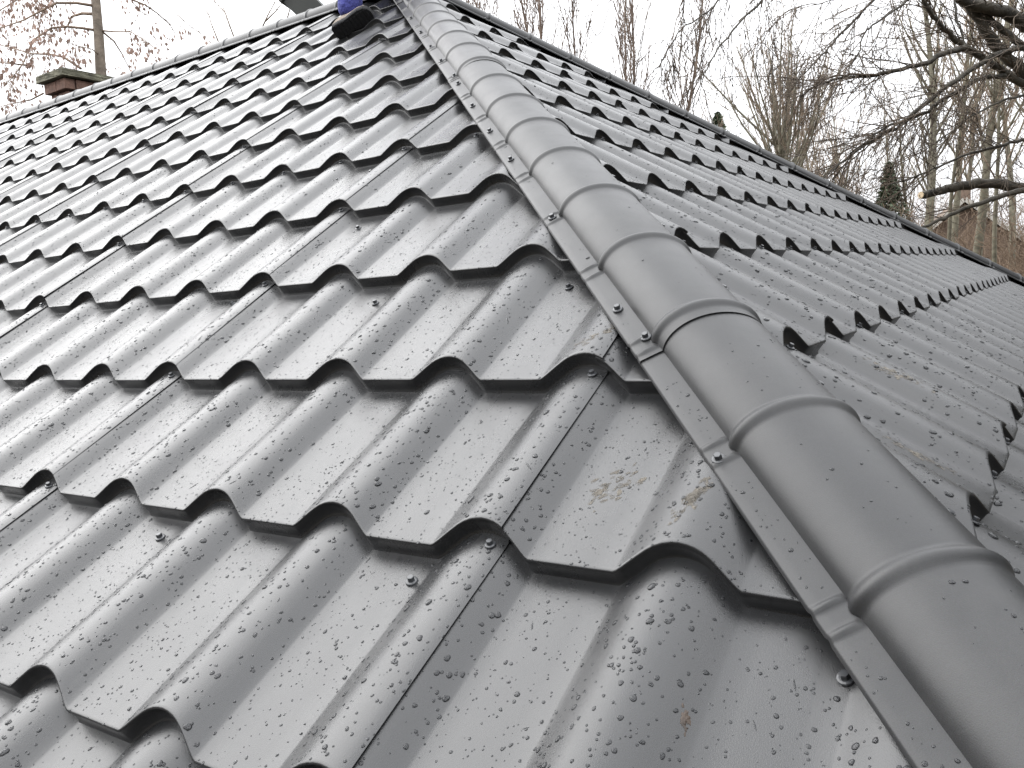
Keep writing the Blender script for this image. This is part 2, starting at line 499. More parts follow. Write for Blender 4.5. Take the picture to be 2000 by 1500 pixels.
# ------------------------------------------------------------------ hip and ridge caps
RIB, RIB0 = 1.022, 0.12        # rib spacing along the cap; first rib after the lower end
NRIB = 7
SECL = RIB * NRIB
def cap_mesh(length, name, ridge=False):
    """local x across, y up along the cap, z out; origin on the line where the two faces meet; in metres"""
    AX, BX, ZC = 0.310, 0.211, -0.046
    a0, a1 = math.radians(180), math.radians(0)
    sec = [(-0.431, -0.126, 1), (-0.4325, -0.106, 1), (-0.427, -0.099, 1), (-0.39, -0.082, 1), (-0.35, -0.063, 1), (-0.310, -0.046, 1)]
    if ridge:                  # steeper flanges where the two faces meet in a level ridge
        BX, ZC = 0.26, -0.10
        sec = [(-0.431, -0.205, 1), (-0.4325, -0.186, 1), (-0.427, -0.179, 1), (-0.39, -0.154, 1), (-0.35, -0.127, 1), (-0.310, -0.10, 1)]
    na = 30
    arc = [(AX * math.cos(a0 + (a1 - a0) * i / na), ZC + BX * math.sin(a0 + (a1 - a0) * i / na), 0) for i in range(na + 1)]
    right = [(-x, z, 1) for x, z, k in reversed(sec)]
    prof_ = sec + arc + right
    ys = [0.0]
    for k in range(int(length / RIB) + 2):
        yr_ = RIB0 + k * RIB
        for d in (-0.105, -0.095, -0.088, -0.08, -0.07, -0.062, -0.055, -0.045, -0.04, -0.03, -0.02, -0.01, 0, 0.01, 0.02, 0.03, 0.04, 0.045, 0.055, 0.062, 0.07, 0.08, 0.088, 0.095, 0.105, 0.3, 0.5, 0.7):
            if 0.003 < yr_ + d < length - 0.003: ys.append(yr_ + d)
    ys.append(length)
    ys = sorted(ys)
    V = []
    for y in ys:
        k = round((y - RIB0) / RIB)
        d = y - (RIB0 + k * RIB)
        bead = 0.022 * math.cos(math.pi * d / 0.115) ** 2 if abs(d) < 0.0575 else 0.0
        crimp = 0.0
        for dd in (-0.062, 0.062):
            if abs(d - dd) < 0.028: crimp += 0.018 * math.cos(math.pi * (d - dd) / 0.056) ** 2
        for x, z, fl in prof_:
            if fl:
                zz = z + crimp * (0.55 if abs(x) > 0.42 else 1 if abs(x) > 0.315 else 0.0)
                V.append((x, y, zz))
            else:
                nx, nz = x / AX ** 2, (z - ZC) / BX ** 2
                nl = math.hypot(nx, nz)
                V.append((x + bead * nx / nl, y, z + bead * nz / nl))
    n = len(prof_)
    F = []
    for i in range(len(ys) - 1):
        for k in range(n - 1):
            if k in (5, n - 7): continue          # the crease between flange and tube stays sharp
            F.append((i * n + k, i * n + k + 1, (i + 1) * n + k + 1, (i + 1) * n + k))
    V = np.array(V) * P
    # thickness: a second skin 0.8 mm below closes the visible ends
    me = mesh_fast(name, V, np.array(F))
    return me

def place(o, org, along, across, lift=0.0, roll=0.0):
    al = Vector(along).normalized(); ac = Vector(across).normalized()
    up = ac.cross(al).normalized()
    if up.z < 0: ac = -ac; up = -up
    M_ = Matrix((ac, al, up)).transposed().to_4x4()
    o.matrix_world = Matrix.Translation(Vector(org) + up * lift) @ M_

cap_full = cap_mesh(SECL + 0.16, 'hip_cap')
cap_ridge = cap_mesh(SECL + 0.16, 'ridge_cap', True)
HIPLEN = VR * CT / 0.63725
caps = []
H_JOIN = 3.845
def hip_point(h): return np.array([U0, 0, 0]) + HD * h
for s in range(-1, 3):
    h0 = H_JOIN + s * SECL
    if s == 2:
        me = cap_mesh(HIPLEN - h0, 'hip_cap')
    else:
        me = cap_full
    o = link('hip_cap', me, M_CAP, house, True)
    lift = 0.0 if s % 2 else 0.0
    place(o, wv(hip_point(h0) - PERP * 0.05), HD + PERP * (0.0016, -0.0012, 0.0018, -0.001)[s + 1], PERP, 0.0022 * (s + 1))
    # the upper piece laps over the lower one
    caps.append((o, h0))
farbase = APEX - HD2 * HIPLEN
nsec = int(HIPLEN / SECL)
for s in range(-1, nsec + 1):
    h0 = s * SECL + 0.35
    me = cap_full if h0 + SECL + 0.16 < HIPLEN else cap_mesh(HIPLEN - h0, 'hip_cap')
    o = link('hip_cap', me, M_CAP, house, True)
    place(o, wv(farbase + HD2 * h0), HD2, PERP2, 0.0022 * (s + 1))
for s in range(0, 7):
    x1 = APEX[0] - s * SECL
    o = link('ridge_cap', cap_ridge, M_CAP, house, True)
    # ridge pieces start at the apex end and lap leftwards
    place(o, wv((x1 - SECL, APEX[1], APEX[2] - 0.02)), (1, 0, 0.0), (0, 1, 0), 0.002 * (s % 2))

# ------------------------------------------------------------------ screws: hexagon head on a washer with rubber seal
def screw_mesh():
    bm = bmesh.new()
    def ring(n, r, z, ph=0): return [bm.verts.new((r * math.cos(2 * math.pi * i / n + ph), r * math.sin(2 * math.pi * i / n + ph), z)) for i in range(n)]
    prev = None
    for r, z in ((0.0078, 0), (0.0080, 0.0016), (0.0074, 0.0024), (0.0055, 0.0029)):
        cur = ring(12, r, z)
        if prev:
            for i in range(12): bm.faces.new((prev[i], prev[(i + 1) % 12], cur[(i + 1) % 12], cur[i]))
        prev = cur
    bm.faces.new(prev)
    prev = None
    for r, z in ((0.0046, 0.0029), (0.0046, 0.0074), (0.0040, 0.0082)):
        cur = ring(6, r, z, 0.3)
        if prev:
            for i in range(6): bm.faces.new((prev[i], prev[(i + 1) % 6], cur[(i + 1) % 6], cur[i]))
        prev = cur
    bm.faces.new(prev)
    me = bpy.data.meshes.new('screw'); bm.to_mesh(me); bm.free()
    me.materials.append(M_SCREW)
    return me
SCREW = screw_mesh()

def put_screw(pos, normal, parent, scale=1.0, twist=0.0):
    o = bpy.data.objects.new('screw', SCREW)
    COL.objects.link(o)
    q = Vector(normal).to_track_quat('Z', 'Y').to_matrix().to_4x4() @ Matrix.Rotation(twist, 4, 'Z') @ Matrix.Scale(scale, 4)
    o.parent = parent
    o.matrix_parent_inverse = parent.matrix_world.inverted()
    o.matrix_world = Matrix.Translation(Vector(pos)) @ q
    return o

def face_point(face, u, v):
    e = 0.01
    uu = np.array([u, u + e, u]); vv = np.array([v, v, v + e])
    n, j, r = face.surf(uu, vv)
    X = face.world(uu, vv, n)
    nn = np.cross(X[1] - X[0], X[2] - X[0]); nn /= np.linalg.norm(nn)
    if nn[2] < 0: nn = -nn
    return X[0], nn, int(j[0])

def sheet_at(fname, face, u, j):
    k = math.floor((u - face.phase - 0.13) / 4.0)
    return sheets.get((fname, j, k))

def screw_on(fname, face, u, v, sc=1.0):
    X, nn, j = face_point(face, u, v)
    sh = sheet_at(fname, face, u, j)
    if sh is None: return
    nn = nn + np.array([rng.uniform(-.12, .12), rng.uniform(-.12, .12), 0])
    put_screw(X, nn, sh, sc, rng.uniform(0, 1))

for u, v in ((1.60, 1.14), (3.66, 1.14), (5.70, 1.07), (1.62, 3.66), (-0.15, 3.70), (-2.29, 3.78), (3.42, 3.70), (-4.3, 6.25), (-0.3, 6.3), (0.45, 5.0)):
    screw_on('A', FA, u, v, 1.12)
# under the lips: at the seam crests, and on every crest of alternate courses higher up
for j in range(0, 12):
    for i in range(-24, 7):
        if (i % 4 == 0) or (j >= 4 and j % 3 == 2 and i % 2 == 0) or (j in (5, 9) and rng.random() < .7):
            v = j * S + SETB - 0.075
            if i > U0 - v * CT - 0.75: continue
            screw_on('A', FA, i + 0.05, v, 1.0)
for j in range(-1, 9):
    for i in range(2, 24):
        if i % 2 == (j % 2) or i % 4 == 0:
            v = FB.v0 + j * S + SETB - 0.08
            u = i + FB.phase - 1
            if u < v * CT + 0.75 or u > ueB - v * CT - 0.75: continue
            screw_on('B', FB, u, v, 1.0)
# along the flanges of the near hip cap
bpy.context.view_layer.update()
def cap_screw(h, side, x=0.425, sc=1.15):
    for o, h0 in reversed(caps):
        if h >= h0: break
    x -= 0.05
    z = -0.082 - (x - 0.39) * 0.475
    loc = Vector((side * x * P, (h - h0) * P, z * P + 0.0005))
    Mw = o.matrix_world
    nn = Mw.to_3x3() @ Vector((side * 0.42, 0, 1)).normalized()
    put_screw(Mw @ loc, nn, o, sc, rng.uniform(0, 1))
for h, x in ((2.90, .445), (4.02, .392), (4.42, .425), (6.02, .425), (7.55, .425), (8.55, .43), (9.62, .425), (10.75, .41), (11.15, .40), (12.2, .425), (13.3, .43), (14.6, .425), (16.1, .42)):
    cap_screw(h, -1, x)
for h in (1.2, 2.35, 3.4, 4.6, 5.7, 6.9, 8.1, 9.3, 10.6, 12.1, 13.9):
    cap_screw(h, 1, .43)

# ------------------------------------------------------------------ chimney behind the ridge (part of the house)
def chimney():
    c0 = at(120, 131, 7.9)                      # near upper corner of the slab: lies toward +X, -Y
    ch = empty('chimney', (0, 0, 0)); ch.parent = house
    sx, sy, sz = 0.47, 0.93, 0.066
    # slab: extends to -X and +Y
    bm = bmesh.new()
    bmesh.ops.create_cube(bm, size=1.0)
    bmesh.ops.scale(bm, vec=(sx, sy, sz), verts=bm.verts)
    bmesh.ops.subdivide_edges(bm, edges=bm.edges[:], cuts=4, use_grid_fill=True)
    rg = random.Random(3)
    for v in bm.verts: v.co += Vector((rg.uniform(-1, 1), rg.uniform(-1, 1), rg.uniform(-1, 1))) * 0.0035
    cx, cy = c0.x - sx / 2, c0.y + sy / 2
    bmesh.ops.translate(bm, vec=(cx, cy, c0.z - sz / 2), verts=bm.verts)
    me = bpy.data.meshes.new('chimney_slab'); bm.to_mesh(me); bm.free()
    link('chimney_slab', me, M_SLAB, ch)
    ztop = c0.z - sz
    zbot = ztop - 1.3
    link('chimney_core', box((cx, cy, (ztop - 0.006 + zbot) / 2), sx - 0.24, sy - 0.22, ztop - 0.012 - zbot), M_MORTAR, ch)
    bx = {}
    def course(z, hgt, inset, shift, ln):
        hx, hy = sx / 2 - inset, sy / 2 - inset
        for axis, L, off in ((0, 2 * hx, hy), (1, 2 * hy, hx)):
            for sgn in (-1, 1):
                # bricks along this side
                x = -L / 2 + (0.0 if axis == 0 else 0.105)
                end = L / 2 - (0.0 if axis == 0 else 0.105)
                first = True
                while x < end - 0.02:
                    l_ = min(ln if not (first and shift) else 0.105, end - x)
                    if l_ > 0.03:
                        key = (axis, round(l_, 3), round(hgt, 3))
                        if key not in bx:
                            d = (l_ - 0.011, 0.1) if axis == 0 else (0.1, l_ - 0.011)
                            m_ = box((0, 0, 0), d[0], d[1], hgt - 0.011, 0.003); m_.materials.append(M_BRICK); bx[key] = m_
                        o = bpy.data.objects.new('brick', bx[key]); COL.objects.link(o); o.parent = ch
                        m = x + l_ / 2
                        j1 = rg.uniform(-.003, .003)
                        o.location = (cx + (m if axis == 0 else sgn * (off - 0.05) + j1), cy + (sgn * (off - 0.05) + j1 if axis == 0 else m), z - hgt / 2)
                    x += l_; first = False
    z = ztop - 0.006
    course(z, 0.106, 0.045, False, 0.215); z -= 0.106
    k = 0
    while z > zbot + 0.07:
        course(z, 0.072, 0.085, k % 2 == 0, 0.215); z -= 0.072; k += 1
chimney()

# ------------------------------------------------------------------ dark box cowl tilted behind the ridge
def cowl():
    dr = (RW @ (wv(APEX + np.array([-3.1, 0.5, 0])) - CAM)).z
    a = at(617, 30, dr + 0.22)
    root = tag(empty('vent_cowl', a), 'dark olive grey box cowl leaning behind the ridge left of the blue-clad leg', 'vent cowl')
    bm = bmesh.new()
    rings = []
    for z, w, d in ((-0.18, .175, .175), (0.20, .175, .175)):
        rings.append([bm.verts.new((sx * w / 2, sy * d / 2, z)) for sx, sy in ((-1, -1), (1, -1), (1, 1), (-1, 1))])
    for i in range(4): bm.faces.new((rings[0][i], rings[0][(i + 1) % 4], rings[1][(i + 1) % 4], rings[1][i]))
    bm.faces.new(rings[1])
    me = bpy.data.meshes.new('cowl_body'); bm.to_mesh(me); bm.free()
    o = link('cowl_body', me, M_COWL, root)
    l = link('cowl_rim', box((0, 0, 0.215), .205, .205, .03, .006), M_COWL, root)
    al = Vector((-0.62, -0.25, 0.74)).normalized()
    root.rotation_euler = al.to_track_quat('Z', 'Y').to_euler()
cowl()

# ------------------------------------------------------------------ worker sitting on the ridge: one boot and a blue trouser leg reach into view
def skin(name, pts, edges, rad, mat, parent, root=0, lev=2):
    me = bpy.data.meshes.new(name)
    me.from_pydata([tuple(p) for p in pts], edges, [])
    o = bpy.data.objects.new(name, me); COL.objects.link(o)
    md = o.modifiers.new('skin', 'SKIN')
    for i, r in enumerate(rad):
        me.skin_vertices[0].data[i].radius = (r, r)
        me.skin_vertices[0].data[i].use_root = (i == root)
    md.use_smooth_shade = True
    sb = o.modifiers.new('sub', 'SUBSURF'); sb.levels = lev; sb.render_levels = lev
    dg = bpy.context.evaluated_depsgraph_get()
    ev = o.evaluated_get(dg)
    m2 = bpy.data.meshes.new_from_object(ev)
    o.modifiers.clear()
    o.data = m2
    m2.materials.clear(); m2.materials.append(mat)
    o.parent = parent
    return o

def worker():
    heel = at(657, 66, 4.60)
    toe = at(725, 27, 4.52)
    root = tag(empty('person', heel), 'worker in blue trousers with a grey-brown boot braced on the tiles near the ridge', 'person')
    yd = (toe - heel); Ls = yd.length; yd.normalize()
    # sole normal looks back down the slope at the camera, a little downward
    sn = (CAM - heel).normalized() + Vector((0.05, 0, -0.55))
    sn = (sn - yd * sn.dot(yd)).normalized()
    zd = -sn
    xd = yd.cross(zd)
    M_ = Matrix((xd, yd, zd)).transposed().to_4x4()
    T = Matrix.Translation(heel) @ M_
    Tl = Matrix.Translation(-heel)
    k = Ls / 0.27
    # half widths of the sole from heel to toe: (y, left, right)
    out = [(-0.012, -.022, .026), (0.0, -.034, .036), (0.05, -.038, .038), (0.10, -.036, .036), (0.15, -.042, .042), (0.20, -.051, .046), (0.24, -.046, .042), (0.265, -.030, .030), (0.276, -.010, .012)]
    bm = bmesh.new()
    rows = []
    for y, a, b in out:
        rows.append([bm.verts.new(v) for v in ((a * .93, y, 0), (b * .93, y, 0), (b, y, .006), (b, y, .026), (a, y, .026), (a, y, .006))])
    for r0, r1 in zip(rows, rows[1:]):
        for i in range(6): bm.faces.new((r0[i], r0[(i + 1) % 6], r1[(i + 1) % 6], r1[i]))
    bm.faces.new(rows[0]); bm.faces.new(rows[-1])
    # shallow bars of the tread
    for i in range(9):
        y = 0.022 + i * 0.027
        w = .026 if 2 < i < 6 else .031
        v = [bm.verts.new(c) for c in ((-w, y, -.0025), (w, y, -.0025), (w, y + .017, -.0025), (-w, y + .017, -.0025), (-w - .003, y - .003, .001), (w + .003, y - .003, .001), (w + .003, y + .020, .001), (-w - .003, y + .020, .001))]
        for f in ((0, 1, 2, 3), (0, 4, 5, 1), (1, 5, 6, 2), (2, 6, 7, 3), (3, 7, 4, 0)): bm.faces.new([v[q] for q in f])
    bmesh.ops.recalc_face_normals(bm, faces=bm.faces[:])
    bmesh.ops.scale(bm, vec=(k * 1.38, k, k * 1.25), verts=bm.verts)
    bm.transform(Tl @ T)
    me = bpy.data.meshes.new('boot_sole'); bm.to_mesh(me); bm.free()
    boot = link('boot_sole', me, M_RUBBER, root)
    # upper: rings along the foot
    bm = bmesh.new()
    rings = []
    for y, w, hgt in ((-0.008, .030, .085), (0.02, .036, .105), (0.06, .038, .110), (0.11, .037, .090), (0.15, .040, .072), (0.20, .045, .058), (0.24, .041, .050), (0.266, .026, .040)):
        rg_ = []
        for i in range(10):
            t = math.pi * i / 9
            rg_.append(bm.verts.new((math.cos(t) * w * (1.0 if i in (0, 9) else 1.03), y, 0.022 + math.sin(t) ** .8 * (hgt - .022))))
        rings.append(rg_)
    for a, b in zip(rings, rings[1:]):
        for i in range(9):
            f = bm.faces.new((a[i], a[i + 1], b[i + 1], b[i])); f.smooth = True
    bm.faces.new(rings[0]); bm.faces.new(rings[-1])
    bmesh.ops.recalc_face_normals(bm, faces=bm.faces[:])
    bmesh.ops.scale(bm, vec=(k * 1.38, k, k * 1.25), verts=bm.verts)
    bm.transform(Tl @ T)
    me = bpy.data.meshes.new('boot_upper'); bm.to_mesh(me); bm.free()
    up_ = link('boot_upper', me, M_SHOE, root)
    ankle = T @ Vector((0.0, 0.075, 0.10)) - heel
    pelvis = wv(APEX + np.array([-0.9, 0.15, 0.62])) - heel
    knee = ankle + (Vector((0.10, 0.10, 0.93)).normalized() * 0.43)
    # second leg is tucked along the ridge behind
    knee2 = pelvis + Vector((0.36, -0.22, 0.16))
    ank2 = knee2 + Vector((0.18, 0.05, -0.34))
    chest = pelvis + Vector((-0.02, -0.08, 0.34)); neck = chest + Vector((0.01, -0.05, 0.20))
    pts = [pelvis, pelvis + Vector((-.10, -.03, 0)), knee, ankle + (knee - ankle) * .5, ankle - (knee - ankle) * 0.04,
           pelvis + Vector((.10, -.03, 0)), knee2, ank2, pelvis + Vector((0, -.03, .10))]
    skin('trousers', pts, [(0, 1), (1, 2), (2, 3), (3, 4), (0, 5), (5, 6), (6, 7), (0, 8)], [.12, .11, .078, .068, .075, .11, .078, .062, .12], M_BLUE, root)
    shl, shr = chest + Vector((-.19, -.02, .13)), chest + Vector((.19, -.02, .13))
    pts = [pelvis + Vector((0, -.03, .08)), chest, neck - Vector((0, 0, .04)), shl, shl + Vector((-.06, -.16, -.22)), shl + Vector((.04, -.36, -.32)), shr, shr + Vector((.06, -.16, -.22)), shr + Vector((-.02, -.36, -.30))]
    skin('jacket', pts, [(0, 1), (1, 2), (1, 3), (3, 4), (4, 5), (1, 6), (6, 7), (7, 8)], [.13, .15, .07, .075, .058, .045, .075, .058, .045], M_BLUE, root)
    head = neck + Vector((0.0, -0.05, 0.14))
    hl, hr = pts[5], pts[8]
    body = [neck - Vector((0, 0, .03)), neck + Vector((0, -.01, .05)), head, head + Vector((0, -.02, .07))]
    skin('head', body, [(0, 1), (1, 2), (2, 3)], [.055, .052, .085, .07], M_SKIN, root)
    hb = bmesh.new(); bmesh.ops.create_uvsphere(hb, u_segments=14, v_segments=8, radius=.104)
    bmesh.ops.translate(hb, vec=head + Vector((0, .03, .05)), verts=hb.verts)
    me = bpy.data.meshes.new('hair'); hb.to_mesh(me); hb.free(); link('hair', me, M_HAIR, root, True)
    for hpos, s in ((hl, -1), (hr, 1)):
        d = Vector((0, -1, -.35)).normalized()
        palm = [hpos, hpos + d * .05, hpos + d * .09]
        hpts = list(palm); e = [(0, 1), (1, 2)]; rad = [.026, .032, .030]
        for fi in range(4):
            b0 = len(hpts)
            off = Vector(((fi - 1.5) * .019, 0, 0))
            ln = (.062, .072, .068, .052)[fi]
            hpts += [hpos + d * .085 + off, hpos + d * (.085 + ln * .55) + off * 1.1 + Vector((0, 0, -.006)), hpos + d * (.085 + ln) + off * 1.1 + Vector((0, 0, -.028))]
            e += [(2, b0), (b0, b0 + 1), (b0 + 1, b0 + 2)]; rad += [.010, .009, .0075]
        b0 = len(hpts)
        hpts += [hpos + d * .04 + Vector((-s * .035, 0, -.01)), hpos + d * .075 + Vector((-s * .052, 0, -.022))]
        e += [(1, b0), (b0, b0 + 1)]; rad += [.012, .009]
        skin('hand', hpts, e, rad, M_SKIN, root, 0, 1)
worker()

# ------------------------------------------------------------------ mud smears and a dead leaf on the sheets
def smear(fname, face, u, v, ang, lu, lv, label, mat, seed, hgt=0.004, name='mud_smear', cat='mud smear', n=70, sz=1.0):
    rg = np.random.RandomState(seed)
    bm = bmesh.new()
    for q in range(n):
        a, b = rg.normal(0, .42, 2)
        if abs(a) > 1.1 or abs(b) > 1.1: continue
        du_, dv_ = a * lu * math.cos(ang) - b * lv * math.sin(ang), a * lu * math.sin(ang) + b * lv * math.cos(ang)
        uu, vv = u + du_, v + dv_
        r0 = rg.uniform(.004, .017) * sz * (1.2 - .5 * abs(a))
        m = 8
        el = rg.uniform(1, 2.4); ea = ang + rg.normal(0, .4)
        ph = rg.uniform(0, 6.28, 3)
        ring, ring2 = [], []
        for i in range(m):
            t = 2 * math.pi * i / m
            rr = r0 * (1 + .3 * math.sin(2 * t + ph[0]) + .2 * math.sin(3 * t + ph[1]))
            x, y = rr * el * math.cos(t), rr * math.sin(t)
            ring.append((uu + x * math.cos(ea) - y * math.sin(ea), vv + x * math.sin(ea) + y * math.cos(ea)))
            ring2.append((uu + .6 * (x * math.cos(ea) - y * math.sin(ea)), vv + .6 * (x * math.sin(ea) + y * math.cos(ea))))
        U_ = np.array([r[0] for r in ring + ring2] + [uu]); V_ = np.array([r[1] for r in ring + ring2] + [vv])
        n_, _, _ = face.surf(U_, V_)
        hh = hgt * rg.uniform(.1, .5)
        n_ = n_ + np.array([0.0012] * m + [hh * .8] * m + [hh])
        X = face.world(U_, V_, n_)
        vs_ = [bm.verts.new(x) for x in X]
        for i in range(m):
            i2 = (i + 1) % m
            f = bm.faces.new((vs_[i], vs_[i2], vs_[m + i2], vs_[m + i])); f.smooth = True
            f = bm.faces.new((vs_[m + i], vs_[m + i2], vs_[2 * m])); f.smooth = True
    bmesh.ops.recalc_face_normals(bm, faces=bm.faces[:])
    me = bpy.data.meshes.new(name); bm.to_mesh(me); bm.free()
    o = link(name, me, mat)
    return tag(o, label, cat)

def on_face(face, px, py, n=0.0):
    N = Vector(face.N); O = Vector(face.O * P) + Vector((0, 0, ZO)) + N * n * P
    d = ray(px, py)
    t = (O - CAM).dot(N) / d.dot(N)
    X = (CAM + d * t - O) / P
    return X.dot(Vector(face.U)), X.dot(Vector(face.V))

u, v = on_face(FA, 1195, 955, -0.03); smear('A', FA, u, v, 1.0, .20, .10, 'ragged scatter of tan mud in the pan right of the seam', M_MUD, 2, .006, n=46)
u, v = on_face(FA, 1358, 995, 0.03); smear('A', FA, u, v, 1.25, .17, .035, 'long narrow tan mud streak on the wave beside the cap flange', M_MUD, 4, .008, n=60)
u, v = on_face(FA, 1170, 665, 0.04); smear('A', FA, u, v, .8, .22, .045, 'faint tan mud streak on the crest beside the nearer cap joint', M_MUD, 6, .003, n=40)
u, v = on_face(FA, 1352, 1432, -0.05); smear('A', FA, u, v, 1.9, .05, .012, 'small dark brown leaf scrap stuck near the bottom edge', M_DEADLEAF, 8, .010, 'leaf_scrap', 'leaf scrap', 20, .55)
u, v = on_face(FB, 1745, 735, 0.0); smear('B', FB, u, v, 1.7, .30, .06, 'dull brown mud smear along a wave right of the hip cap', M_MUD, 11, .004, n=60)
u, v = on_face(FB, 1800, 880, 0.0); smear('B', FB, u, v, 1.7, .28, .06, 'brown and tan mud streak low down beside the hip cap', M_MUD, 12, .006, n=60)

# ------------------------------------------------------------------ raindrops (uncountable): beads lying on the sheets and the cap flanges
def raindrops():
    r_ = np.random.RandomState(7)
    def template(ring, radii, heights):
        tv = [[0, 0, 1.0]]; tf = []
        for q, (ra, he) in enumerate(zip(radii, heights)):
            for i in range(ring):
                t = 2 * math.pi * (i + .5 * q) / ring
                tv.append([ra * math.cos(t), ra * math.sin(t), he])
        for i in range(ring):
            i2 = (i + 1) % ring
            tf.append((0, 1 + i, 1 + i2))
            for q in range(len(radii) - 1):
                p, n = 1 + q * ring, 1 + (q + 1) * ring
                tf += [(p + i, n + i, p + i2), (n + i, n + i2, p + i2)]
        return np.array(tv), np.array(tf)
    T_SMALL = template(6, (.68, 1.0), (.72, -.10))
    T_BIG = template(10, (.40, .74, .95, 1.0), (.90, .66, .27, -.12))
    Vs, Fs = [], []; base = 0
    def cells(u, v):            # smooth pseudo noise that thins the beads out in patches
        return .6 * (np.sin(u * 3.1 + 1.3 * np.sin(v * 2.3)) + np.sin(v * 4.3 + 1.7 * np.sin(u * 1.9 + 1)) + np.sin(u * 7.3 - v * 5.9)) / 3
    def emit(face, u, v, rad, el, edge=False):
        nonlocal base
        e = 0.012
        n0, j, rr = face.surf(u, v)
        n1, j1, _ = face.surf(u + e, v)
        n2, j2, _ = face.surf(u, v + e)
        n3, j3, _ = face.surf(u, v - 0.03)
        X0 = face.world(u, v, n0); X1 = face.world(u + e, v, n1); X2 = face.world(u, v + e, n2)
        a = X1 - X0; b = X2 - X0
        a /= np.linalg.norm(a, axis=1)[:, None]
        nn = np.cross(a, b); nn /= np.linalg.norm(nn, axis=1)[:, None]
        nn *= np.sign(nn @ face.N)[:, None]
        b = np.cross(nn, a)
        px, dep = to_px(X0)
        ok = (j == j1) & (j == j2) & ((j == j3) | edge) & (dep > .2) & (px[:, 0] > -300) & (px[:, 0] < 2300) & (px[:, 1] > -80) & (px[:, 1] < 1800)
        return X0[ok], a[ok], b[ok], nn[ok], rad[ok], el[ok], dep[ok]
    def build(X0, a, b, nn, rad, el, dep=None):
        if dep is None: dep = np.zeros(len(X0))
        big = (rad / np.maximum(dep, .5) > .0017)
        for sel, (tv, tf) in ((big, T_BIG), (~big, T_SMALL)):
            if sel.any(): build1(X0[sel], a[sel], b[sel], nn[sel], rad[sel], el[sel], tv, tf)
    def build1(X0, a, b, nn, rad, el, tv, tf):
        nonlocal base
        m = len(X0); k = len(tv)
        rot = r_.normal(0, .5, m); c, s = np.cos(rot), np.sin(rot)
        a2 = a * c[:, None] + b * s[:, None]; b2 = -a * s[:, None] + b * c[:, None]
        flat = r_.uniform(.30, .50, m)
        th = np.arctan2(tv[:, 1], tv[:, 0])[None]
        ph = r_.uniform(0, 6.28, (m, 3)); am = r_.uniform(0, .16, (m, 3))
        jit = 1 + am[:, :1] * np.cos(2 * th + ph[:, :1]) + am[:, 1:2] * np.cos(3 * th + ph[:, 1:2]) * .8 + am[:, 2:] * .3 * np.cos(5 * th + ph[:, 2:])
        sk = r_.uniform(0, .22, m)               # the bead hangs over to its lower side
        x = tv[None, :, 0] * jit
        y = tv[None, :, 1] * jit * el[:, None] - tv[None, :, 2] * sk[:, None]
        z = tv[None, :, 2] * flat[:, None]
        Vv = X0[:, None] + (a2[:, None] * x[..., None] + b2[:, None] * y[..., None] + nn[:, None] * z[..., None]) * rad[:, None, None]
        Vs.append(Vv.reshape(-1, 3))
        Fs.append((tf[None] + (base + k * np.arange(m))[:, None, None]).reshape(-1, 3))
        base += k * m
    def field(face, umin, umax, vmin, vmax, dens, rmed, sig, rmax, keep):
        N = int((umax - umin) * (vmax - vmin) * dens * 2.6)
        u = r_.uniform(umin, umax, N); v = r_.uniform(vmin, vmax, N)
        k = (r_.uniform(0, 1, N) < .72 + .22 * cells(u, v)) & keep(u, v)
        u, v = u[k], v[k]
        rad = np.clip(np.exp(r_.normal(math.log(rmed), sig, len(u))) * np.where(prof(u - face.phase) < .06, .72, 1.08), .0007, rmax)
        el = r_.uniform(0.95, 1.25, len(u))
        build(*emit(face, u, v, rad, el))
    kA = lambda u, v: u < U0 - v * CT - .62
    field(FA, -2.6, 7.2, -1.2, 2.6, 250, .00150, .44, .0060, kA)
    field(FA, -6.5, 5.2, 2.6, 4.8, 200, .00155, .42, .0045, kA)
    field(FA, -14, 4, 4.8, 8, 75, .0018, .42, .0045, kA)
    field(FA, -26, 1, 8, 12, 22, .0019, .4, .0045, kA)
    field(FA, -32, -2, 12, 15.5, 5, .002, .4, .0045, kA)
    kB = lambda u, v: (u > v * CT + .62) & (u < 2 * VR * CT - v * CT - .6)
    field(FB, 1.0, 11, -.5, 5.5, 120, .0018, .5, .0055, kB)
    field(FB, 3.5, 14, 5.5, 10, 50, .0019, .45, .005, kB)
    field(FB, 11, 20, -.5, 5.5, 40, .002, .4, .005, kB)
    field(FB, 8, 19, 10, 15, 18, .002, .4, .0045, kB)
    # short run trails down the nearer sheets
    for face, ua, ub, va, vb, n_, keep in ((FA, -2, 6.5, -.5, 4.5, 70, kA), (FB, 2, 10, .5, 5, 40, kB)):
        u = r_.uniform(ua, ub, n_); v = r_.uniform(va, vb, n_)
        k = keep(u, v); u, v = u[k], v[k]
        build(*emit(face, u, v, r_.uniform(.0009, .0018, len(u)), r_.uniform(3, 8, len(u))))
    # beads gathered along the lips of the nearer courses
    for face, js, ua, ub, keep in ((FA, range(0, 6), -9, 6.5, kA), (FB, range(-1, 4), 2, 13, kB)):
        for j in js:
            n_ = int((ub - ua) * 15)
            u = r_.uniform(ua, ub, n_)
            v = face.v0 + j * S + SETB * prof(u - face.phase) + r_.uniform(.006, .022, n_)
            k = keep(u, v); u, v = u[k], v[k]
            build(*emit(face, u, v, np.clip(np.exp(r_.normal(math.log(.0013), .35, len(u))), .0008, .003), r_.uniform(1, 1.2, len(u)), True))
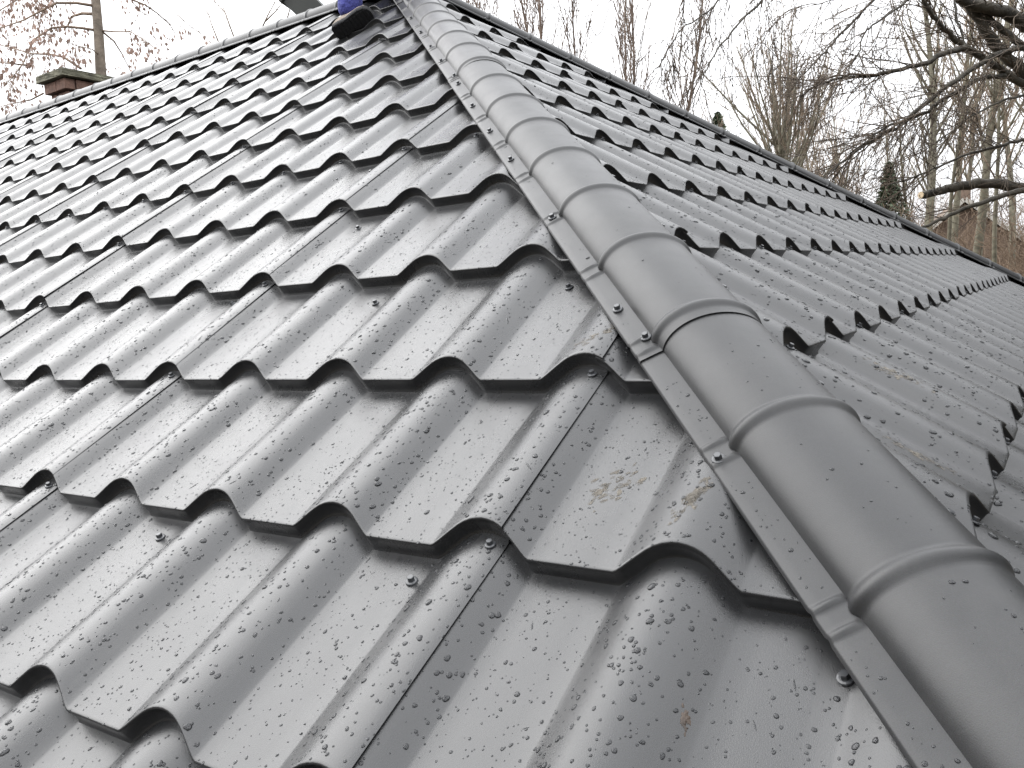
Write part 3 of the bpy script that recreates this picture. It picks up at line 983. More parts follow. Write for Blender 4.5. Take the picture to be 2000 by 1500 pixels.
    # a few small beads on the cap and its left flange
    for zone, num in (('flange', 120), ('tube', 150)):
        for q in range(num):
            h = r_.uniform(.9, 3.6) if r_.uniform() < .7 else r_.uniform(3.9, 8)
            o, h0 = caps[0] if h < H_JOIN else caps[1]
            if abs(((h - h0 - RIB0) / RIB + .5) % 1 - .5) < .11: continue
            if zone == 'flange':
                x = -r_.uniform(.33, .415); z = -.063 - (-x - .35) * .475; nl = Vector((-.42, 0, 1))
            else:
                a = math.radians(r_.uniform(25, 130)); x, z = .310 * math.cos(a), -.046 + .211 * math.sin(a); nl = Vector((math.cos(a) / .310, 0, math.sin(a) / .211))
            Mw = o.matrix_world
            nl.normalize()
            X0 = np.array(Mw @ Vector((x * P, (h - h0) * P, z * P)))
            nn = np.array(Mw.to_3x3() @ nl); b = np.array(Mw.to_3x3() @ Vector((0, 1, 0))); a_ = np.cross(b, nn)
            rad = float(np.clip(np.exp(r_.normal(math.log(.0011), .45)), .0006, .0035))
            build(X0[None], a_[None], b[None], nn[None], np.array([rad]), np.array([r_.uniform(1, 1.3)]))
    V = np.concatenate(Vs); F = np.concatenate(Fs)
    print('drops', len(F))
    o = link('raindrops', mesh_fast('raindrops', V, F), M_WATER)
    tag(o, 'clear rain beads scattered over the metal roof sheets', 'raindrops', kind='stuff')
raindrops()

# ------------------------------------------------------------------ trees
def rand_perp(d, rg):
    a = d.orthogonal().normalized(); b = d.cross(a)
    t = rg.uniform(0, 2 * math.pi)
    return a * math.cos(t) + b * math.sin(t)

def limb(rg, start, d, length, nseg, wob, up):
    pts = [Vector(start)]; d = Vector(d).normalized()
    for i in range(nseg):
        d = (d + Vector((rg.gauss(0, wob), rg.gauss(0, wob), rg.gauss(0, wob))) + Vector((0, 0, up / nseg))).normalized()
        pts.append(pts[-1] + d * (length / nseg))
    return pts

def along(pts, t):
    x = t * (len(pts) - 1); i = min(int(x), len(pts) - 2)
    f = x - i
    return pts[i].lerp(pts[i + 1], f), (pts[i + 1] - pts[i]).normalized()

def branch_out(rg, twigs, pts, r0, level, spread, up, dens, minr, lenf, t0=0.15):
    """sub-branches of a limb, recursively, into twigs"""
    L = sum((b - a).length for a, b in zip(pts, pts[1:]))
    n = max(2, int(L * dens[0]))
    for q in range(n):
        t = t0 + (1 - t0) * (q + rg.random()) / n
        p, d = along(pts, min(t, .99))
        nd = (d * math.cos(spread) + rand_perp(d, rg) * math.sin(spread)).normalized()
        l = L * lenf * (1.15 - .75 * t) * rg.uniform(.6, 1.25)
        r = max(minr, r0 * (1 - .75 * t) * .55)
        sp = limb(rg, p, nd, l, 4 if level > 1 else 3, .10, up)
        twigs.add(sp, [r * (1 - .7 * i / (len(sp) - 1)) for i in range(len(sp))], 4 if r > .02 else 3)
        if level > 1 and l > .15:
            branch_out(rg, twigs, sp, r, level - 1, spread, up, dens[1:], minr, lenf, .12)

def bare_tree(seed, h, r, fork=0.35, nlimb=10, up=.5, spread=.55, stems=1, lean=.03, wob=.03, dens=(2.2, 3.0), minr=.006, crown0=.3, lmul=.42):
    rg = random.Random(seed)
    tr, tw = Tubes(), Tubes()
    for s in range(stems):
        d = Vector((rg.gauss(0, lean), rg.gauss(0, lean), 1)) if stems == 1 else Vector((rg.gauss(0, .13), rg.gauss(0, .13), 1))
        b = Vector((0, 0, -0.2)) if stems == 1 else Vector((rg.uniform(-.25, .25), rg.uniform(-.25, .25), -.2))
        hh = h * rg.uniform(.85, 1.05)
        pts = limb(rg, b, d, hh, 12, wob, .15)
        rs = r / (1 if stems == 1 else 1.5)
        tr.add(pts, [max(minr, rs * (1.18 if i == 0 else 1) * (1 - .93 * (i / 12) ** 1.1)) for i in range(13)], 7)
        nl = nlimb if stems == 1 else max(6, nlimb // stems + 2)
        for q in range(nl):
            t = crown0 + (1 - crown0) * (q + rg.random()) / nl
            p, dd = along(pts, min(t, .97))
            nd = (dd * math.cos(spread) + rand_perp(dd, rg) * math.sin(spread)).normalized()
            l = h * lmul * (1.1 - .8 * t) * rg.uniform(.7, 1.25)
            rr = max(.012, rs * (1 - .9 * t) * .5)
            lp = limb(rg, p, nd, l, 6, .07, up)
            (tr if rr > .03 else tw).add(lp, [max(minr, rr * (1 - .85 * i / 6)) for i in range(7)], 5 if rr > .03 else 4)
            branch_out(rg, tw, lp, rr * .8, len(dens), .55, up * .8, dens, minr, .42)
    return tr.mesh('trunk'), tw.mesh('crown')

def leafless(name, tm, base, rot, sc, label, group, mats=(None, None), cat='tree'):
    root = tag(empty(name, base), label, cat, group)
    root.rotation_euler = (0, 0, rot); root.scale = (sc, sc, sc)
    for nm, me, m in (('trunk', tm[0], mats[0]), ('crown', tm[1], mats[1])):
        o = bpy.data.objects.new(nm, me); COL.objects.link(o); o.parent = root
        if not me.materials: me.materials.append(m)
    return root

def base_at(px, py, depth):
    X = at(px, py, depth); return (X.x, X.y, 0.0)

def vase_tree(seed, h0, h1, r):
    """pollard-like tree: a short trunk that breaks into a fan of upswept stems full of twigs"""
    rg = random.Random(seed); tr, tw = Tubes(), Tubes()
    pts = limb(rg, (0, 0, -.2), (.03, -.02, 1), h0 + .2, 8, .03, .1)
    tr.add(pts, [r * (1.25 - .06 * i) for i in range(9)], 8)
    def stem(p, d, l, rr, up, dens):
        sp = limb(rg, p, d, l, 7, .05, up)
        tr.add(sp, [max(.008, rr * (1 - .8 * i / 7)) for i in range(8)], 5)
        branch_out(rg, tw, sp, rr * .6, 2, .42, up * .7, dens, .0075, .42, .25)
    for q in range(26):
        a = q * 2.4 + rg.uniform(-.3, .3); tilt = rg.uniform(.08, .92)
        p, _ = along(pts, rg.uniform(.80, 1) * .995)
        stem(p, (math.cos(a) * math.sin(tilt), math.sin(a) * math.sin(tilt), math.cos(tilt)), (h1 - h0) * rg.uniform(.7, 1.05), r * rg.uniform(.22, .42), .95, (4.0, 4.2))
    for q in range(9):
        a = q * 2.4; p, _ = along(pts, rg.uniform(.62, .85))
        stem(p, (math.cos(a), math.sin(a), .35), (h1 - h0) * rg.uniform(.5, .8), r * .26, .9, (3.5, 4.0))
    return tr.mesh('trunk'), tw.mesh('crown')
T_VASE = vase_tree(11, 6.7, 10.0, .115)
T_TALL = [bare_tree(21 + i, 17.0, .16 + .012 * i, nlimb=26, up=.6, spread=.60, dens=(2.8, 3.4), minr=.0105, crown0=.46, lean=.035, wob=.035, lmul=.26) for i in range(4)]
T_THIN = [bare_tree(41 + i, 13.0, .085, nlimb=24, up=.6, spread=.55, dens=(3.2, 3.6), minr=.0095, crown0=.5, wob=.045, lmul=.25) for i in range(3)]
T_POP = bare_tree(61, 19.5, .13, nlimb=170, up=1.1, spread=.42, stems=5, dens=(4.2, 3.6), minr=.0125, crown0=.48, wob=.06, lmul=.17)

G1 = 'bare trees of the wood beyond the far hip'
leafless('bare_tree', T_VASE, base_at(1540, 320, 18), .4, 1.0, 'bushy multi-stemmed bare tree whose fan of twigs rises mid-height over the far hip', None, (M_BARK, M_TWIG))
spec = [  # px, py, depth, template, turn, scale, label
    (1562, 300, 33, T_THIN[0], .3, 1.0, 'slim bare tree standing just right of the bushy multi-stemmed tree'),
    (1594, 320, 31, T_TALL[0], 1.4, .72, 'pale green-barked bare trunk second to the right of the bushy multi-stemmed tree'),
    (1617, 330, 36, T_THIN[1], 2.2, 1.15, 'crooked dark thin tree between the pale green trunk and the slanting one'),
    (1662, 340, 34, T_TALL[1], 2.9, .70, 'slanting bare tree left of the dark green conifer'),
    (1768, 330, 27, T_TALL[2], .2, 1.0, 'tall pale bare trunk directly right of the dark green conifer'),
    (1814, 340, 34, T_TALL[3], 3.6, .95, 'straight bare trunk behind the sawn-off branch end'),
    (1850, 350, 30, T_TALL[0], 4.4, 1.0, 'forked bare tree rising behind the middle of the sawn-off branch'),
    (1902, 340, 28, T_TALL[1], 5.0, 1.12, 'thickest bare trunk of the wood above the distant house gable'),
    (1958, 340, 33, T_TALL[2], 1.0, .95, 'bare tree behind the right end of the sawn-off branch'),
    (1992, 350, 27, T_TALL[3], 2.0, 1.05, 'bare tree cut by the right border of the picture'),
    (1700, 330, 45, T_THIN[2], .8, 1.25, 'thin far tree between the slanting tree and the dark green conifer'),
    (1640, 330, 48, T_TALL[3], .5, .8, 'far bare tree behind the crooked dark thin tree'),
    (1735, 330, 52, T_TALL[0], 3.1, .95, 'far bare tree right behind the dark green conifer'),
    (1790, 340, 50, T_TALL[1], 3.9, 1.0, 'far bare tree seen between the two tall trunks right of the conifer'),
    (1875, 350, 46, T_TALL[2], 4.9, 1.0, 'far bare tree seen left of the thickest trunk'),
    (1930, 350, 44, T_TALL[0], 2.5, 1.0, 'far bare tree seen right of the thickest trunk'),
    (1440, 250, 26, T_THIN[1], 1.9, .74, 'low bare tree just right of the little spruce top'),
    (1372, 230, 25, T_THIN[0], 4.0, .78, 'low bare tree left of the little spruce top'),
    (1305, 200, 26, T_THIN[2], 5.1, .82, 'small pale bare tree standing clear above the middle of the far hip'),
    (1585, 320, 24, T_THIN[2], 3.3, .80, 'fine-twigged bare tree between the slim tree and the pale green trunk'),
    (1690, 330, 25, T_THIN[0], 5.4, .86, 'fine-twigged bare tree just right of the slanting tree'),
    (1640, 330, 26, T_THIN[1], .9, .82, 'fine-twigged bare tree just left of the slanting tree'),
    (1832, 340, 23, T_THIN[2], 2.7, 1.0, 'fine-twigged bare tree rising behind the middle of the near branches'),
    (1925, 340, 22, T_THIN[0], 1.2, 1.02, 'fine-twigged bare tree right of the thickest trunk'),
    (1480, 290, 24, T_THIN[2], 4.5, .78, 'fine-twigged bare tree half hidden left of the bushy multi-stemmed tree'),
    (1242, 180, 27, T_THIN[1], 3.0, .84, 'smallest faint bare tree right of the upright poplars'),
]
for px, py, dp, tm, rot, sc, lab in spec:
    leafless('bare_tree', tm, base_at(px, py, dp), rot, sc, lab, G1, (M_BARK, M_TWIG))
leafless('poplar_tree', T_POP, base_at(1062, 100, 26), .3, 1.0, 'left of the two upright many-stemmed poplars behind the far hip', 'poplars behind the far hip', (M_TWIGR, M_TWIGR))
leafless('poplar_tree', T_POP, base_at(1140, 120, 28), 2.3, .94, 'right of the two upright many-stemmed poplars behind the far hip', 'poplars behind the far hip', (M_TWIGR, M_TWIGR))

def conifer(seed, h, rad, n):
    rg = random.Random(seed)
    tr = Tubes(); tr.add([(0, 0, -.2), (0, 0, h * .5), (0, 0, h)], [.12, .08, .02], 6)
    V, F = [], []
    for i in range(n):
        t = rg.random() ** .75
        z = h * (.12 + .88 * t)
        rr = rad * ((1.0 - t) ** .9 + .015) * rg.uniform(.35, 1.12)
        a = rg.uniform(0, 6.283)
        c = Vector((rr * math.cos(a), rr * math.sin(a), z - rr * .15))
        d = Vector((math.cos(a) + rg.gauss(0, .5), math.sin(a) + rg.gauss(0, .5), rg.uniform(-.5, .4))).normalized()
        s = d.cross(Vector((rg.gauss(0, 1), rg.gauss(0, 1), 1))).normalized()
        l, w = rg.uniform(.12, .34), rg.uniform(.03, .07)
        b = len(V)
        V += [c - d * l * .5, c + s * w, c + d * l * .5, c - s * w + Vector((0, 0, .02))]
        F.append((b, b + 1, b + 2, b + 3))
    return tr.mesh('trunk'), mesh_fast('crown', np.array([tuple(v) for v in V]), np.array(F))
leafless('conifer_tree', conifer(3, 7.9, 1.8, 4200), base_at(1737, 340, 32), 0, 1.0, 'dark green conifer standing among the bare trunks near the sawn-off branch', None, (M_BARKD, M_NEEDLE))
leafless('conifer_tree', conifer(5, 12.2, 3.6, 6500), base_at(1402, 235, 42), 0, 1.0, 'small dark green spruce top peeping over the middle of the far hip', None, (M_BARKD, M_NEEDLE))

# drooping tree with hanging dry leaves behind the chimney, its trunk rising left of picture centre
def leafy_tree():
    rg = random.Random(77)
    b = at(196, 60, 12.5); base = Vector((b.x, b.y, 0))
    root = tag(empty('drooping_tree', base), 'pale-trunked tree with hanging pinkish dry leaves behind the brick chimney', 'tree')
    tr, tw = Tubes(), Tubes()
    top = at(190, -420, 12.5) - base
    p0 = Vector((0, 0, -.2)); zc = b.z
    pts = [p0, Vector((0, 0, zc * .5)), at(197, 140, 12.5) - base, at(193, 70, 12.5) - base, at(187, 0, 12.5) - base, at(186, -150, 12.5) - base, top]
    tr.add(pts, [.11, .09, .076, .070, .066, .05, .02], 9)
    LV, LF = [], []
    def leaf_cluster(p, n=3):
        for q in range(n):
            c = p + Vector((rg.gauss(0, .05), rg.gauss(0, .05), -abs(rg.gauss(0, .07))))
            l, w = rg.uniform(.045, .10), rg.uniform(.012, .03)
            dn = Vector((rg.gauss(0, .25), rg.gauss(0, .25), -1)).normalized()
            s = dn.cross(Vector((rg.gauss(0, 1), rg.gauss(0, 1), .1))).normalized()
            k = dn.cross(s) * w * .35
            i = len(LV)
            LV.extend([c, c + dn * l * .45 + s * w + k, c + dn * l, c + dn * l * .45 - s * w + k])
            LF.append((i, i + 1, i + 2, i + 3))
    def fan(lp, r0, lv=2, leaves=.8):
        tw.add(lp, [max(.004, r0 * (1 - .8 * i / (len(lp) - 1))) for i in range(len(lp))], 5)
        L = sum((y - x).length for x, y in zip(lp, lp[1:]))
        for q in range(int(L * 10)):
            t = rg.uniform(.15, 1.0)
            p, d = along(lp, t * .99)
            nd = (d + rand_perp(d, rg) * .9 + Vector((0, 0, -.25))).normalized()
            sp = limb(rg, p, nd, rg.uniform(.25, .8), 5, .14, -.9)
            tw.add(sp, [.0045, .004, .0035, .003, .003, .0025], 3)
            for e in range(2):
                if rg.random() < leaves: 
                    pe, _ = along(sp, rg.uniform(.35, .99)); leaf_cluster(pe, rg.randint(2, 5))
            if rg.random() < .7:
                pm, dm = along(sp, rg.uniform(.3, .7))
                s2 = limb(rg, pm, (dm + rand_perp(dm, rg) * .8).normalized(), rg.uniform(.15, .4), 3, .15, -.6)
                tw.add(s2, [.0035, .003, .003, .0025], 3)
                if rg.random() < leaves: leaf_cluster(s2[-1], rg.randint(1, 3))
    def px_limb(seq, r, lv=2, leaves=.8, dz=0.0):
        n = len(seq)
        lp = [at(x, y, 12.5 + dz * i / (n - 1)) - base for i, (x, y) in enumerate(seq)]
        fan(lp, r, lv, leaves)
    px_limb([(187, 12), (150, 6), (110, 6), (75, 24), (45, 40), (0, 55), (-40, 75)], .024, dz=-1.2)
    px_limb([(190, 28), (160, 26), (140, 32), (133, 50), (128, 56)], .028, dz=.5)
    px_limb([(191, 60), (160, 55), (130, 52), (100, 55), (70, 75), (55, 98), (45, 125), (25, 150), (0, 175)], .022, dz=-.9)
    px_limb([(158, 134), (125, 112), (95, 106), (60, 105), (25, 94), (0, 88), (-40, 82)], .020, dz=.6)
    px_limb([(60, 128), (30, 125), (0, 122), (-30, 119)], .016)
    px_limb([(85, 182), (60, 195), (35, 200), (0, 208), (-30, 220)], .014, dz=.6)
    px_limb([(200, 60), (225, 62), (255, 62), (275, 74), (285, 86)], .014, dz=-.7)
    px_limb([(200, 62), (222, 80), (238, 105), (248, 125), (257, 143)], .016, dz=.8)
    px_limb([(254, -2), (285, 10), (310, 28), (333, 50), (345, 70), (362, 76)], .014, dz=.5, leaves=.5)
    px_limb([(258, 3), (275, 22), (290, 32)], .008, dz=.5, leaves=.4)
    px_limb([(190, -150), (120, -90), (60, -50), (0, -20), (-60, 20)], .03, dz=-1.2)
    px_limb([(190, -130), (230, -70), (250, -25), (262, 0)], .02, dz=.5)
    px_limb([(186, -40), (150, -30), (90, -25), (40, -5), (0, 20), (-50, 50)], .026, dz=1.2)
    px_limb([(197, 110), (180, 96), (160, 92), (140, 86), (120, 76), (100, 70)], .010, dz=-1.0)
    px_limb([(100, 20), (80, 8), (60, -6)], .010, dz=-.6)
    px_limb([(345, 28), (370, 50), (400, 70), (430, 86)], .008, dz=.3, leaves=.05)
    link('trunk', tr.mesh('trunk'), M_BARKL, root)
    link('crown', tw.mesh('crown'), simple('tan_twigs', (0.20, 0.145, 0.105), .85, .3, 4), root)
    link('foliage', mesh_fast('foliage', np.array([tuple(v) for v in LV]), np.array(LF)), M_LEAF, root)
leafy_tree()

# saplings whose tips show over the ridge
def sapling(seqs, depth, label, rbase=.014):
    b = at(seqs[0][0][0], seqs[0][0][1], depth); base = Vector((b.x, b.y, 0))
    root = tag(empty('sapling', base), label, 'tree', 'bare saplings showing over the ridge')
    tr, tw = Tubes(), Tubes()
    tr.add([Vector((0, 0, -.1)), Vector((.03, .0, b.z * .5)), b - base], [.05, .035, rbase], 6)
    rg = random.Random(int(seqs[0][0][0]))
    for i, seq in enumerate(seqs):
        lp = [at(x, y, depth + .1 * i) - base for x, y in seq]
        n = len(lp)
        tw.add(lp, [rbase * (1 - .75 * q / (n - 1)) for q in range(n)], 5)
        for q in range(5):
            p, d = along(lp, rg.uniform(.3, .98))
            sp = limb(rg, p, (d + rand_perp(d, rg) * .6).normalized(), rg.uniform(.2, .6), 3, .08, .3)
            tw.add(sp, [.005, .004, .003, .003], 3)
    link('trunk', tr.mesh('trunk'), M_BARK, root); link('crown', tw.mesh('crown'), M_TWIG, root)
sapling([[(458, 76), (445, 40), (436, 15), (428, -20)], [(450, 55), (440, 25), (420, 5), (410, -15)], [(427, 83), (412, 45), (403, 12)]], 14, 'bare sapling fork sticking up over the ridge halfway to the blue-clad leg')
sapling([[(512, 54), (522, 32), (535, 8), (545, -20)], [(518, 42), (540, 20), (556, 0)], [(560, 40), (566, 18), (572, 6)]], 14, 'bare sapling tips over the ridge just left of the dark cowl')

# the near tree that hangs in from the right: limbs, a sawn-off branch, long thin shoots
def near_tree():
    rg = random.Random(99)
    D = 7.6
    foot = at(2290, 420, 8.3); base = Vector((foot.x, foot.y, 0))
    root = tag(empty('overhanging_tree', base), 'near mossy dark-barked tree reaching in from the right with one sawn-off branch', 'tree')
    tr, tw = Tubes(), Tubes()
    A = lambda x, y, d=D: at(x, y, d) - base
    fork = A(2215, 240, 8.2)
    tr.add([Vector((0, 0, -.2)), (foot - base) * .6 + Vector((0, 0, 0)), A(2260, 330, 8.3), fork, A(2170, 120, 8.1), A(2100, -60, 8.0), A(2040, -260, 8.0)], [.30, .26, .22, .20, .14, .11, .06], 10)
    def px(seq, r0, r1, n=7, d0=None, d1=None, trunk=True):
        k = len(seq)
        lp = []
        for i, (x, y) in enumerate(seq):
            f = i / (k - 1)
            lp.append(A(x, y, (d0 or D) * (1 - f) + (d1 or D) * f))
        # refine the curve
        cv = []
        for i in range(k - 1):
            p0, p1, p2, p3 = lp[max(i - 1, 0)], lp[i], lp[i + 1], lp[min(i + 2, k - 1)]
            for s in range(4):
                t = s / 4
                cv.append(.5 * ((2 * p1) + (p2 - p0) * t + (2 * p0 - 5 * p1 + 4 * p2 - p3) * t * t + (3 * p1 - p0 - 3 * p2 + p3) * t ** 3) + Vector((rg.gauss(0, .006), rg.gauss(0, .006), rg.gauss(0, .006))))
        cv.append(lp[-1])
        m = len(cv)
        (tr if trunk else tw).add(cv, [(r0 + (r1 - r0) * i / (m - 1)) * rg.uniform(.95, 1.06) for i in range(m)], n)
        return cv
    def shoots(cv, r0, num, lmin, lmax, droop, t0=.1, sub=2, fwd=.75):
        for q in range(num):
            t = rg.uniform(t0, 1)
            p, d = along(cv, t * .995)
            nd = (d * fwd * 1.3 + rand_perp(d, rg) * .5 + Vector((0, 0, droop * .3))).normalized()
            l = rg.uniform(lmin, lmax)
            sp = limb(rg, p, nd, l, 6, .07, droop)
            tw.add(sp, [max(.0022, r0 * (1 - .7 * i / 6)) for i in range(7)], 3)
            for e in range(sub * 3):
                pe, de = along(sp, rg.uniform(.15, .97))
                s2 = limb(rg, pe, (de + rand_perp(de, rg) * .7 + Vector((0, 0, droop * .2))).normalized(), l * rg.uniform(.15, .45), 4, .10, droop * .7)
                tw.add(s2, [.0030, .0027, .0024, .0022, .002], 3)
                for z in range(2):                     # buds
                    pb, db = along(s2, rg.uniform(.2, .99))
                    tw.add([pb, pb + (db + rand_perp(db, rg)).normalized() * .013], [.0038, .0025], 3)
    # heavy limbs of the upper right corner
    a = px([(2215, 240), (2120, 120), (2000, 46), (1960, 22), (1885, 2), (1820, -60), (1740, -160)], .075, .042, 9, 8.2, 7.4)
    b = px([(2215, 240), (2080, 205), (1998, 140), (1955, 98), (1920, 52), (1892, 8), (1860, -60)], .058, .042, 9, 8.2, 7.7)
    c = px([(2140, 180), (2050, 120), (1985, 80), (1940, 44), (1905, 15)], .042, .028, 8, 8.0, 7.8)
    e = px([(2215, 260), (2090, 215), (2000, 166), (1960, 140), (1925, 116), (1886, 94), (1852, 66), (1832, 45), (1812, 18), (1795, -20), (1770, -80)], .045, .012, 8, 8.2, 7.2)
    f = px([(1886, 94), (1840, 107), (1800, 127), (1750, 136), (1712, 147), (1650, 152), (1605, 163), (1562, 190)], .026, .006, 6, 7.4, 6.8)
    f2 = px([(1712, 146), (1660, 144), (1625, 150), (1590, 170), (1555, 190)], .010, .004, 5, 7.05, 6.6, False)
    g = px([(2190, 150), (2080, 85), (2000, 94), (1940, 110), (1885, 148), (1830, 182), (1770, 236), (1735, 258), (1690, 284), (1640, 322), (1604, 350)], .034, .006, 7, 7.9, 6.9)
    h = px([(1965, 146), (1925, 152), (1890, 166), (1840, 196), (1800, 222), (1750, 241), (1720, 255), (1660, 300)], .024, .006, 6, 7.9, 7.0)
    h2 = px([(1800, 222), (1770, 232), (1720, 270), (1680, 300), (1640, 330), (1610, 352)], .010, .004, 5, 7.3, 6.9, False)
    i_ = px([(2230, 290), (2100, 265), (2000, 274), (1950, 285), (1880, 306), (1820, 330), (1770, 352), (1730, 362)], .022, .004, 5, 8.1, 7.0)
    j = px([(2200, 160), (2080, 150), (2000, 184), (1950, 200), (1900, 226), (1850, 262), (1800, 300)], .016, .004, 5, 8, 7.2)
    k = px([(2215, 310), (2100, 340), (2000, 372), (1950, 384), (1880, 410), (1835, 431), (1796, 446)], .034, .011, 6, 8.1, 7.4)
    # the sawn-off branch
    cut = px([(2250, 370), (2120, 368), (2000, 368), (1940, 358), (1880, 364), (1840, 371), (1799, 381)], .062, .034, 10, 8.2, 7.7)
    endp, endd = cut[-1], (cut[-1] - cut[-2]).normalized()
    bmc = bmesh.new()
    bmesh.ops.create_cone(bmc, cap_ends=True, segments=14, radius1=.031, radius2=.0305, depth=.008)
    bmc.transform(Matrix.Translation(endp + endd * .003) @ endd.to_track_quat('Z', 'Y').to_matrix().to_4x4())
    mec = bpy.data.meshes.new('sawn_end'); bmc.to_mesh(mec); bmc.free()
    # thinner long shoots
    l1 = px([(1760, -120), (1730, -20), (1708, 0), (1640, 66), (1612, 100), (1585, 130), (1545, 168)], .016, .004, 5, 7.3, 6.6)
    l2 = px([(1830, -60), (1790, -10), (1770, 2), (1712, 46), (1690, 62), (1675, 108), (1650, 140)], .014, .004, 5, 7.3, 6.6)
    l3 = px([(1560, -140), (1520, -40), (1490, 0), (1430, 62), (1402, 98), (1372, 150), (1352, 218)], .014, .003, 5, 7.0, 6.2)
    l4 = px([(1480, -150), (1440, -60), (1402, 2), (1375, 30), (1330, 55), (1300, 110), (1275, 140)], .010, .003, 5, 7.0, 6.2)
    l5 = px([(1360, -120), (1340, -20), (1322, 40), (1308, 90), (1290, 120)], .006, .002, 4, 6.6, 6.2, False)
    l6 = px([(1220, -60), (1192, 0), (1185, 30), (1165, 70), (1140, 28), (1100, 20), (1070, 4)], .003, .002, 4, 6.2, 5.9, False)
    l7 = px([(1212, -30), (1211, 10), (1210, 45)], .003, .002, 4, 6.2, 6.1, False)
    l8 = px([(1870, -40), (1866, 20), (1878, 60), (1884, 90)], .012, .008, 5, 7.5, 7.4)
    l9 = px([(1690, -60), (1650, -10), (1600, 6), (1540, 20), (1500, 60)], .008, .003, 4, 7, 6.5, False)
    up_c = px([(1740, -160), (1640, -180), (1560, -140), (1480, -150), (1360, -120), (1220, -60)], .05, .006, 7, 7.4, 6.2)
    px([(1740, -160), (1760, -120), (1830, -60)], .03, .014, 5, 7.4, 7.3)
    lk = px([(2000, 20), (1980, 40), (1984, 75), (1990, 100), (1986, 140)], .005, .003, 4, 7.4, 7.2, False)
    for cv, r0, n, lo, hi, dr in ((f, .006, 24, .3, 1.0, -.2), (f2, .004, 12, .2, .7, -.2), (g, .007, 42, .3, 1.3, -.12), (h, .006, 34, .3, 1.2, -.12), (h2, .004, 16, .2, .7, -.15),
                                  (i_, .006, 26, .3, 1.0, -.05), (j, .005, 22, .3, .9, -.1), (k, .006, 16, .3, .9, .1), (l1, .005, 22, .3, 1.0, -.2), (l2, .005, 20, .3, 1.0, -.2),
                                  (l3, .004, 18, .3, .9, -.5), (l4, .0035, 18, .25, .8, -.8), (l5, .0025, 10, .2, .5, -1.2), (l9, .004, 14, .3, .9, -.8), (e, .007, 26, .4, 1.2, -.1), (b, .007, 12, .4, 1.1, .1),
                                  (a, .006, 14, .4, 1.0, -.2), (cut, .004, 8, .2, .6, .3), (up_c, .004, 12, .4, 1.0, -1.3)):
        shoots(cv, r0, n, lo, hi, dr)
    link('trunk', tr.mesh('trunk'), M_BARKD, root, True)
    link('crown', tw.mesh('crown'), M_TWIGD, root)
    link('sawn_end', mec, M_WOODCUT, root)
near_tree()

# ------------------------------------------------------------------ the neighbouring house seen low between the trunks
def far_house():
    c = at(1862, 470, 44)
    root = tag(empty('neighbour_house', (c.x, c.y, 0)), 'distant brick house with a brown gable roof low between the bare trunks', 'house')
    fwd = Vector((ray(1905, 470).x, ray(1905, 470).y, 0)).normalized()
    sd = Vector((fwd.y, -fwd.x, 0))
    root.rotation_euler = (0, 0, math.atan2(sd.y, sd.x) + .12)
    w, d, hw, hr = 6.0, 9.0, 4.2, 6.8
    link('wall', box((0, 0, hw / 2), w, d, hw), M_RENDER, root)
    V = [(-w / 2, -d / 2, hw), (w / 2, -d / 2, hw), (0, -d / 2, hr), (-w / 2, d / 2, hw), (w / 2, d / 2, hw), (0, d / 2, hr)]
    link('gable', mesh_np('gable', V, [(0, 1, 2), (3, 5, 4), (0, 2, 5, 3), (1, 4, 5, 2), (0, 3, 4, 1)]), M_RENDER, root)
    for s in (-1, 1):
        o = 0.35
        sl = Vector((s * (w / 2 + o), 0, -(hr - hw) * (w / 2 + o) / (w / 2)))
        top = Vector((0, 0, hr + .12))
        nn = Vector((s * (hr - hw), 0, w / 2)).normalized() * .1
        V = []
        for y in (-d / 2 - .4, d / 2 + .4):
            V += [top + Vector((0, y, 0)), top + sl + Vector((0, y, 0)), top + sl + nn + Vector((0, y, 0)), top + nn + Vector((0, y, 0))]
        link('roof', mesh_np('roof', V, [(0, 1, 2, 3), (4, 7, 6, 5), (0, 4, 5, 1), (3, 2, 6, 7), (1, 5, 6, 2), (0, 3, 7, 4)]), M_TILE, root)
        V = []
        for y in (-d / 2 - .44, -d / 2 - .40):
            V += [top + Vector((0, y, -.12)), top + sl + Vector((0, y, -.12)), top + sl + nn * 1.2 + Vector((0, y, 0)), top + nn * 1.2 + Vector((0, y, 0))]
        link('barge_board', mesh_np('barge_board', V, [(0, 1, 2, 3), (4, 7, 6, 5), (0, 4, 5, 1), (3, 2, 6, 7), (1, 5, 6, 2), (0, 3, 7, 4)]), M_WHITE, root)
    for x in (-1.5, 1.5):
        f = link('window', box((x, -d / 2 - .03, 1.5), 1.2, .08, 1.2), M_WHITE, root)
        link('pane', box((x, -d / 2 - .08, 1.5), 1.0, .02, 1.0), M_GLASS, f)
    link('chimney', box((0.6, 1.0, hr + .4), .6, .6, 1.4), M_RENDER, root)
far_house()

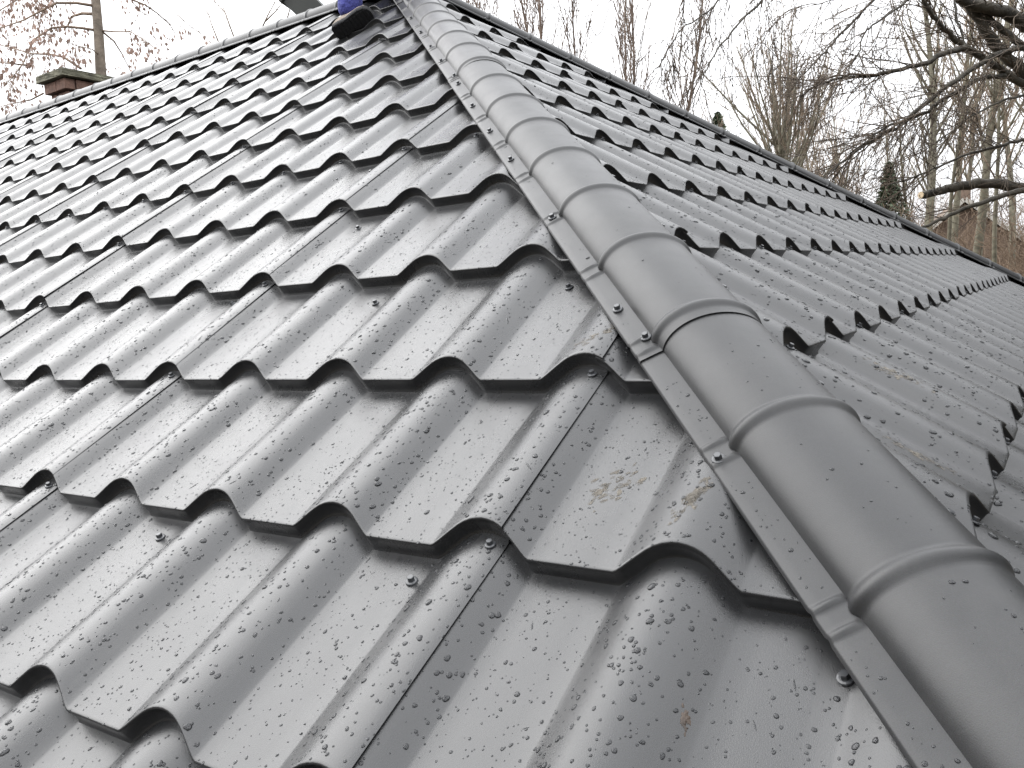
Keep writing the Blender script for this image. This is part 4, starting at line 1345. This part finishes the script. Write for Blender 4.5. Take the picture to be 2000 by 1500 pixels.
# ------------------------------------------------------------------ undergrowth and the far wood (uncountable masses)
def thicket(name, label, spots, seed, mat, hmin, hmax, nper):
    rg = random.Random(seed); tw = Tubes()
    for (x, y) in spots:
        for q in range(nper):
            p = Vector((x + rg.gauss(0, .5), y + rg.gauss(0, .5), 0))
            l = rg.uniform(hmin, hmax)
            lp = limb(rg, p, (rg.gauss(0, .45), rg.gauss(0, .45), 1), l, 5, .22, .1)
            tw.add(lp, [.02, .016, .013, .011, .010, .008], 3)
            for e in range(7):
                pe, de = along(lp, rg.uniform(.25, .97))
                s2 = limb(rg, pe, (de + rand_perp(de, rg) * 1.2).normalized(), l * rg.uniform(.12, .35), 3, .3, .1)
                tw.add(s2, [.011, .010, .009, .008], 3)
    o = link(name, tw.mesh(name), mat)
    tag(o, label, name.replace('_', ' '), kind='stuff')
rg = random.Random(8)
def fan_spots(x0, x1, d0, d1, n):
    out = []
    for i in range(n):
        X = at(rg.uniform(x0, x1), 430, rg.uniform(d0, d1)); out.append((X.x, X.y))
    return out
thicket('undergrowth', 'brown bare undergrowth between the trunks beyond the far hip', fan_spots(1770, 2400, 24, 42, 300), 4, simple('brown_brush', (0.15, 0.105, 0.07), .9, .4, 1.5), 2.5, 6.6, 6)
thicket('distant_wood', 'hazy brown mass of far bare woodland behind the trunks', fan_spots(1150, 2700, 50, 95, 420), 5, simple('far_brush', (0.17, 0.125, 0.095), .9, .35, .7), 4, 12.5, 6)

def belt():  # added trees outside the view that shut low sky out of roof reflections
    """an added belt of dense evergreen out of view, there to darken low reflections in the roof"""
    r_ = np.random.RandomState(31)
    n = 14000
    az = np.radians(r_.uniform(150, 438, n))
    hgt = np.where(np.degrees(az) > 330, 3.5, 0.0) + 8.2 + 1.6 * np.sin(az * 9) + 1.1 * np.sin(az * 23 + 1) + .8 * np.sin(az * 41)  # raised on the right so the hip end mirrors less sky
    R_ = r_.uniform(17, 23, n)
    z = r_.uniform(0, 1, n) ** .8 * hgt
    C0 = np.c_[R_ * np.cos(az) - 1.0, R_ * np.sin(az) + 1.0, z]
    C0[:, 0] *= np.where(np.cos(az) < 0, 1.5, 1.0)
    d = r_.normal(0, 1, (n, 3)); d /= np.linalg.norm(d, axis=1)[:, None]
    e = np.cross(d, r_.normal(0, 1, (n, 3))); e /= np.linalg.norm(e, axis=1)[:, None]
    l, w = r_.uniform(.35, .8, n)[:, None], r_.uniform(.2, .45, n)[:, None]
    V = np.stack([C0 - d * l, C0 + e * w, C0 + d * l, C0 - e * w], 1).reshape(-1, 3)
    F = np.arange(4 * n).reshape(n, 4)
    o = link('unseen_added_wood', mesh_fast('unseen_added_wood', V, F), simple('added_evergreen', (0.045, 0.05, 0.032), .9, .5, 1.5))
    tag(o, 'dense dark belt of evergreens added out of view to darken the roof reflections', 'wood', kind='stuff')
belt()
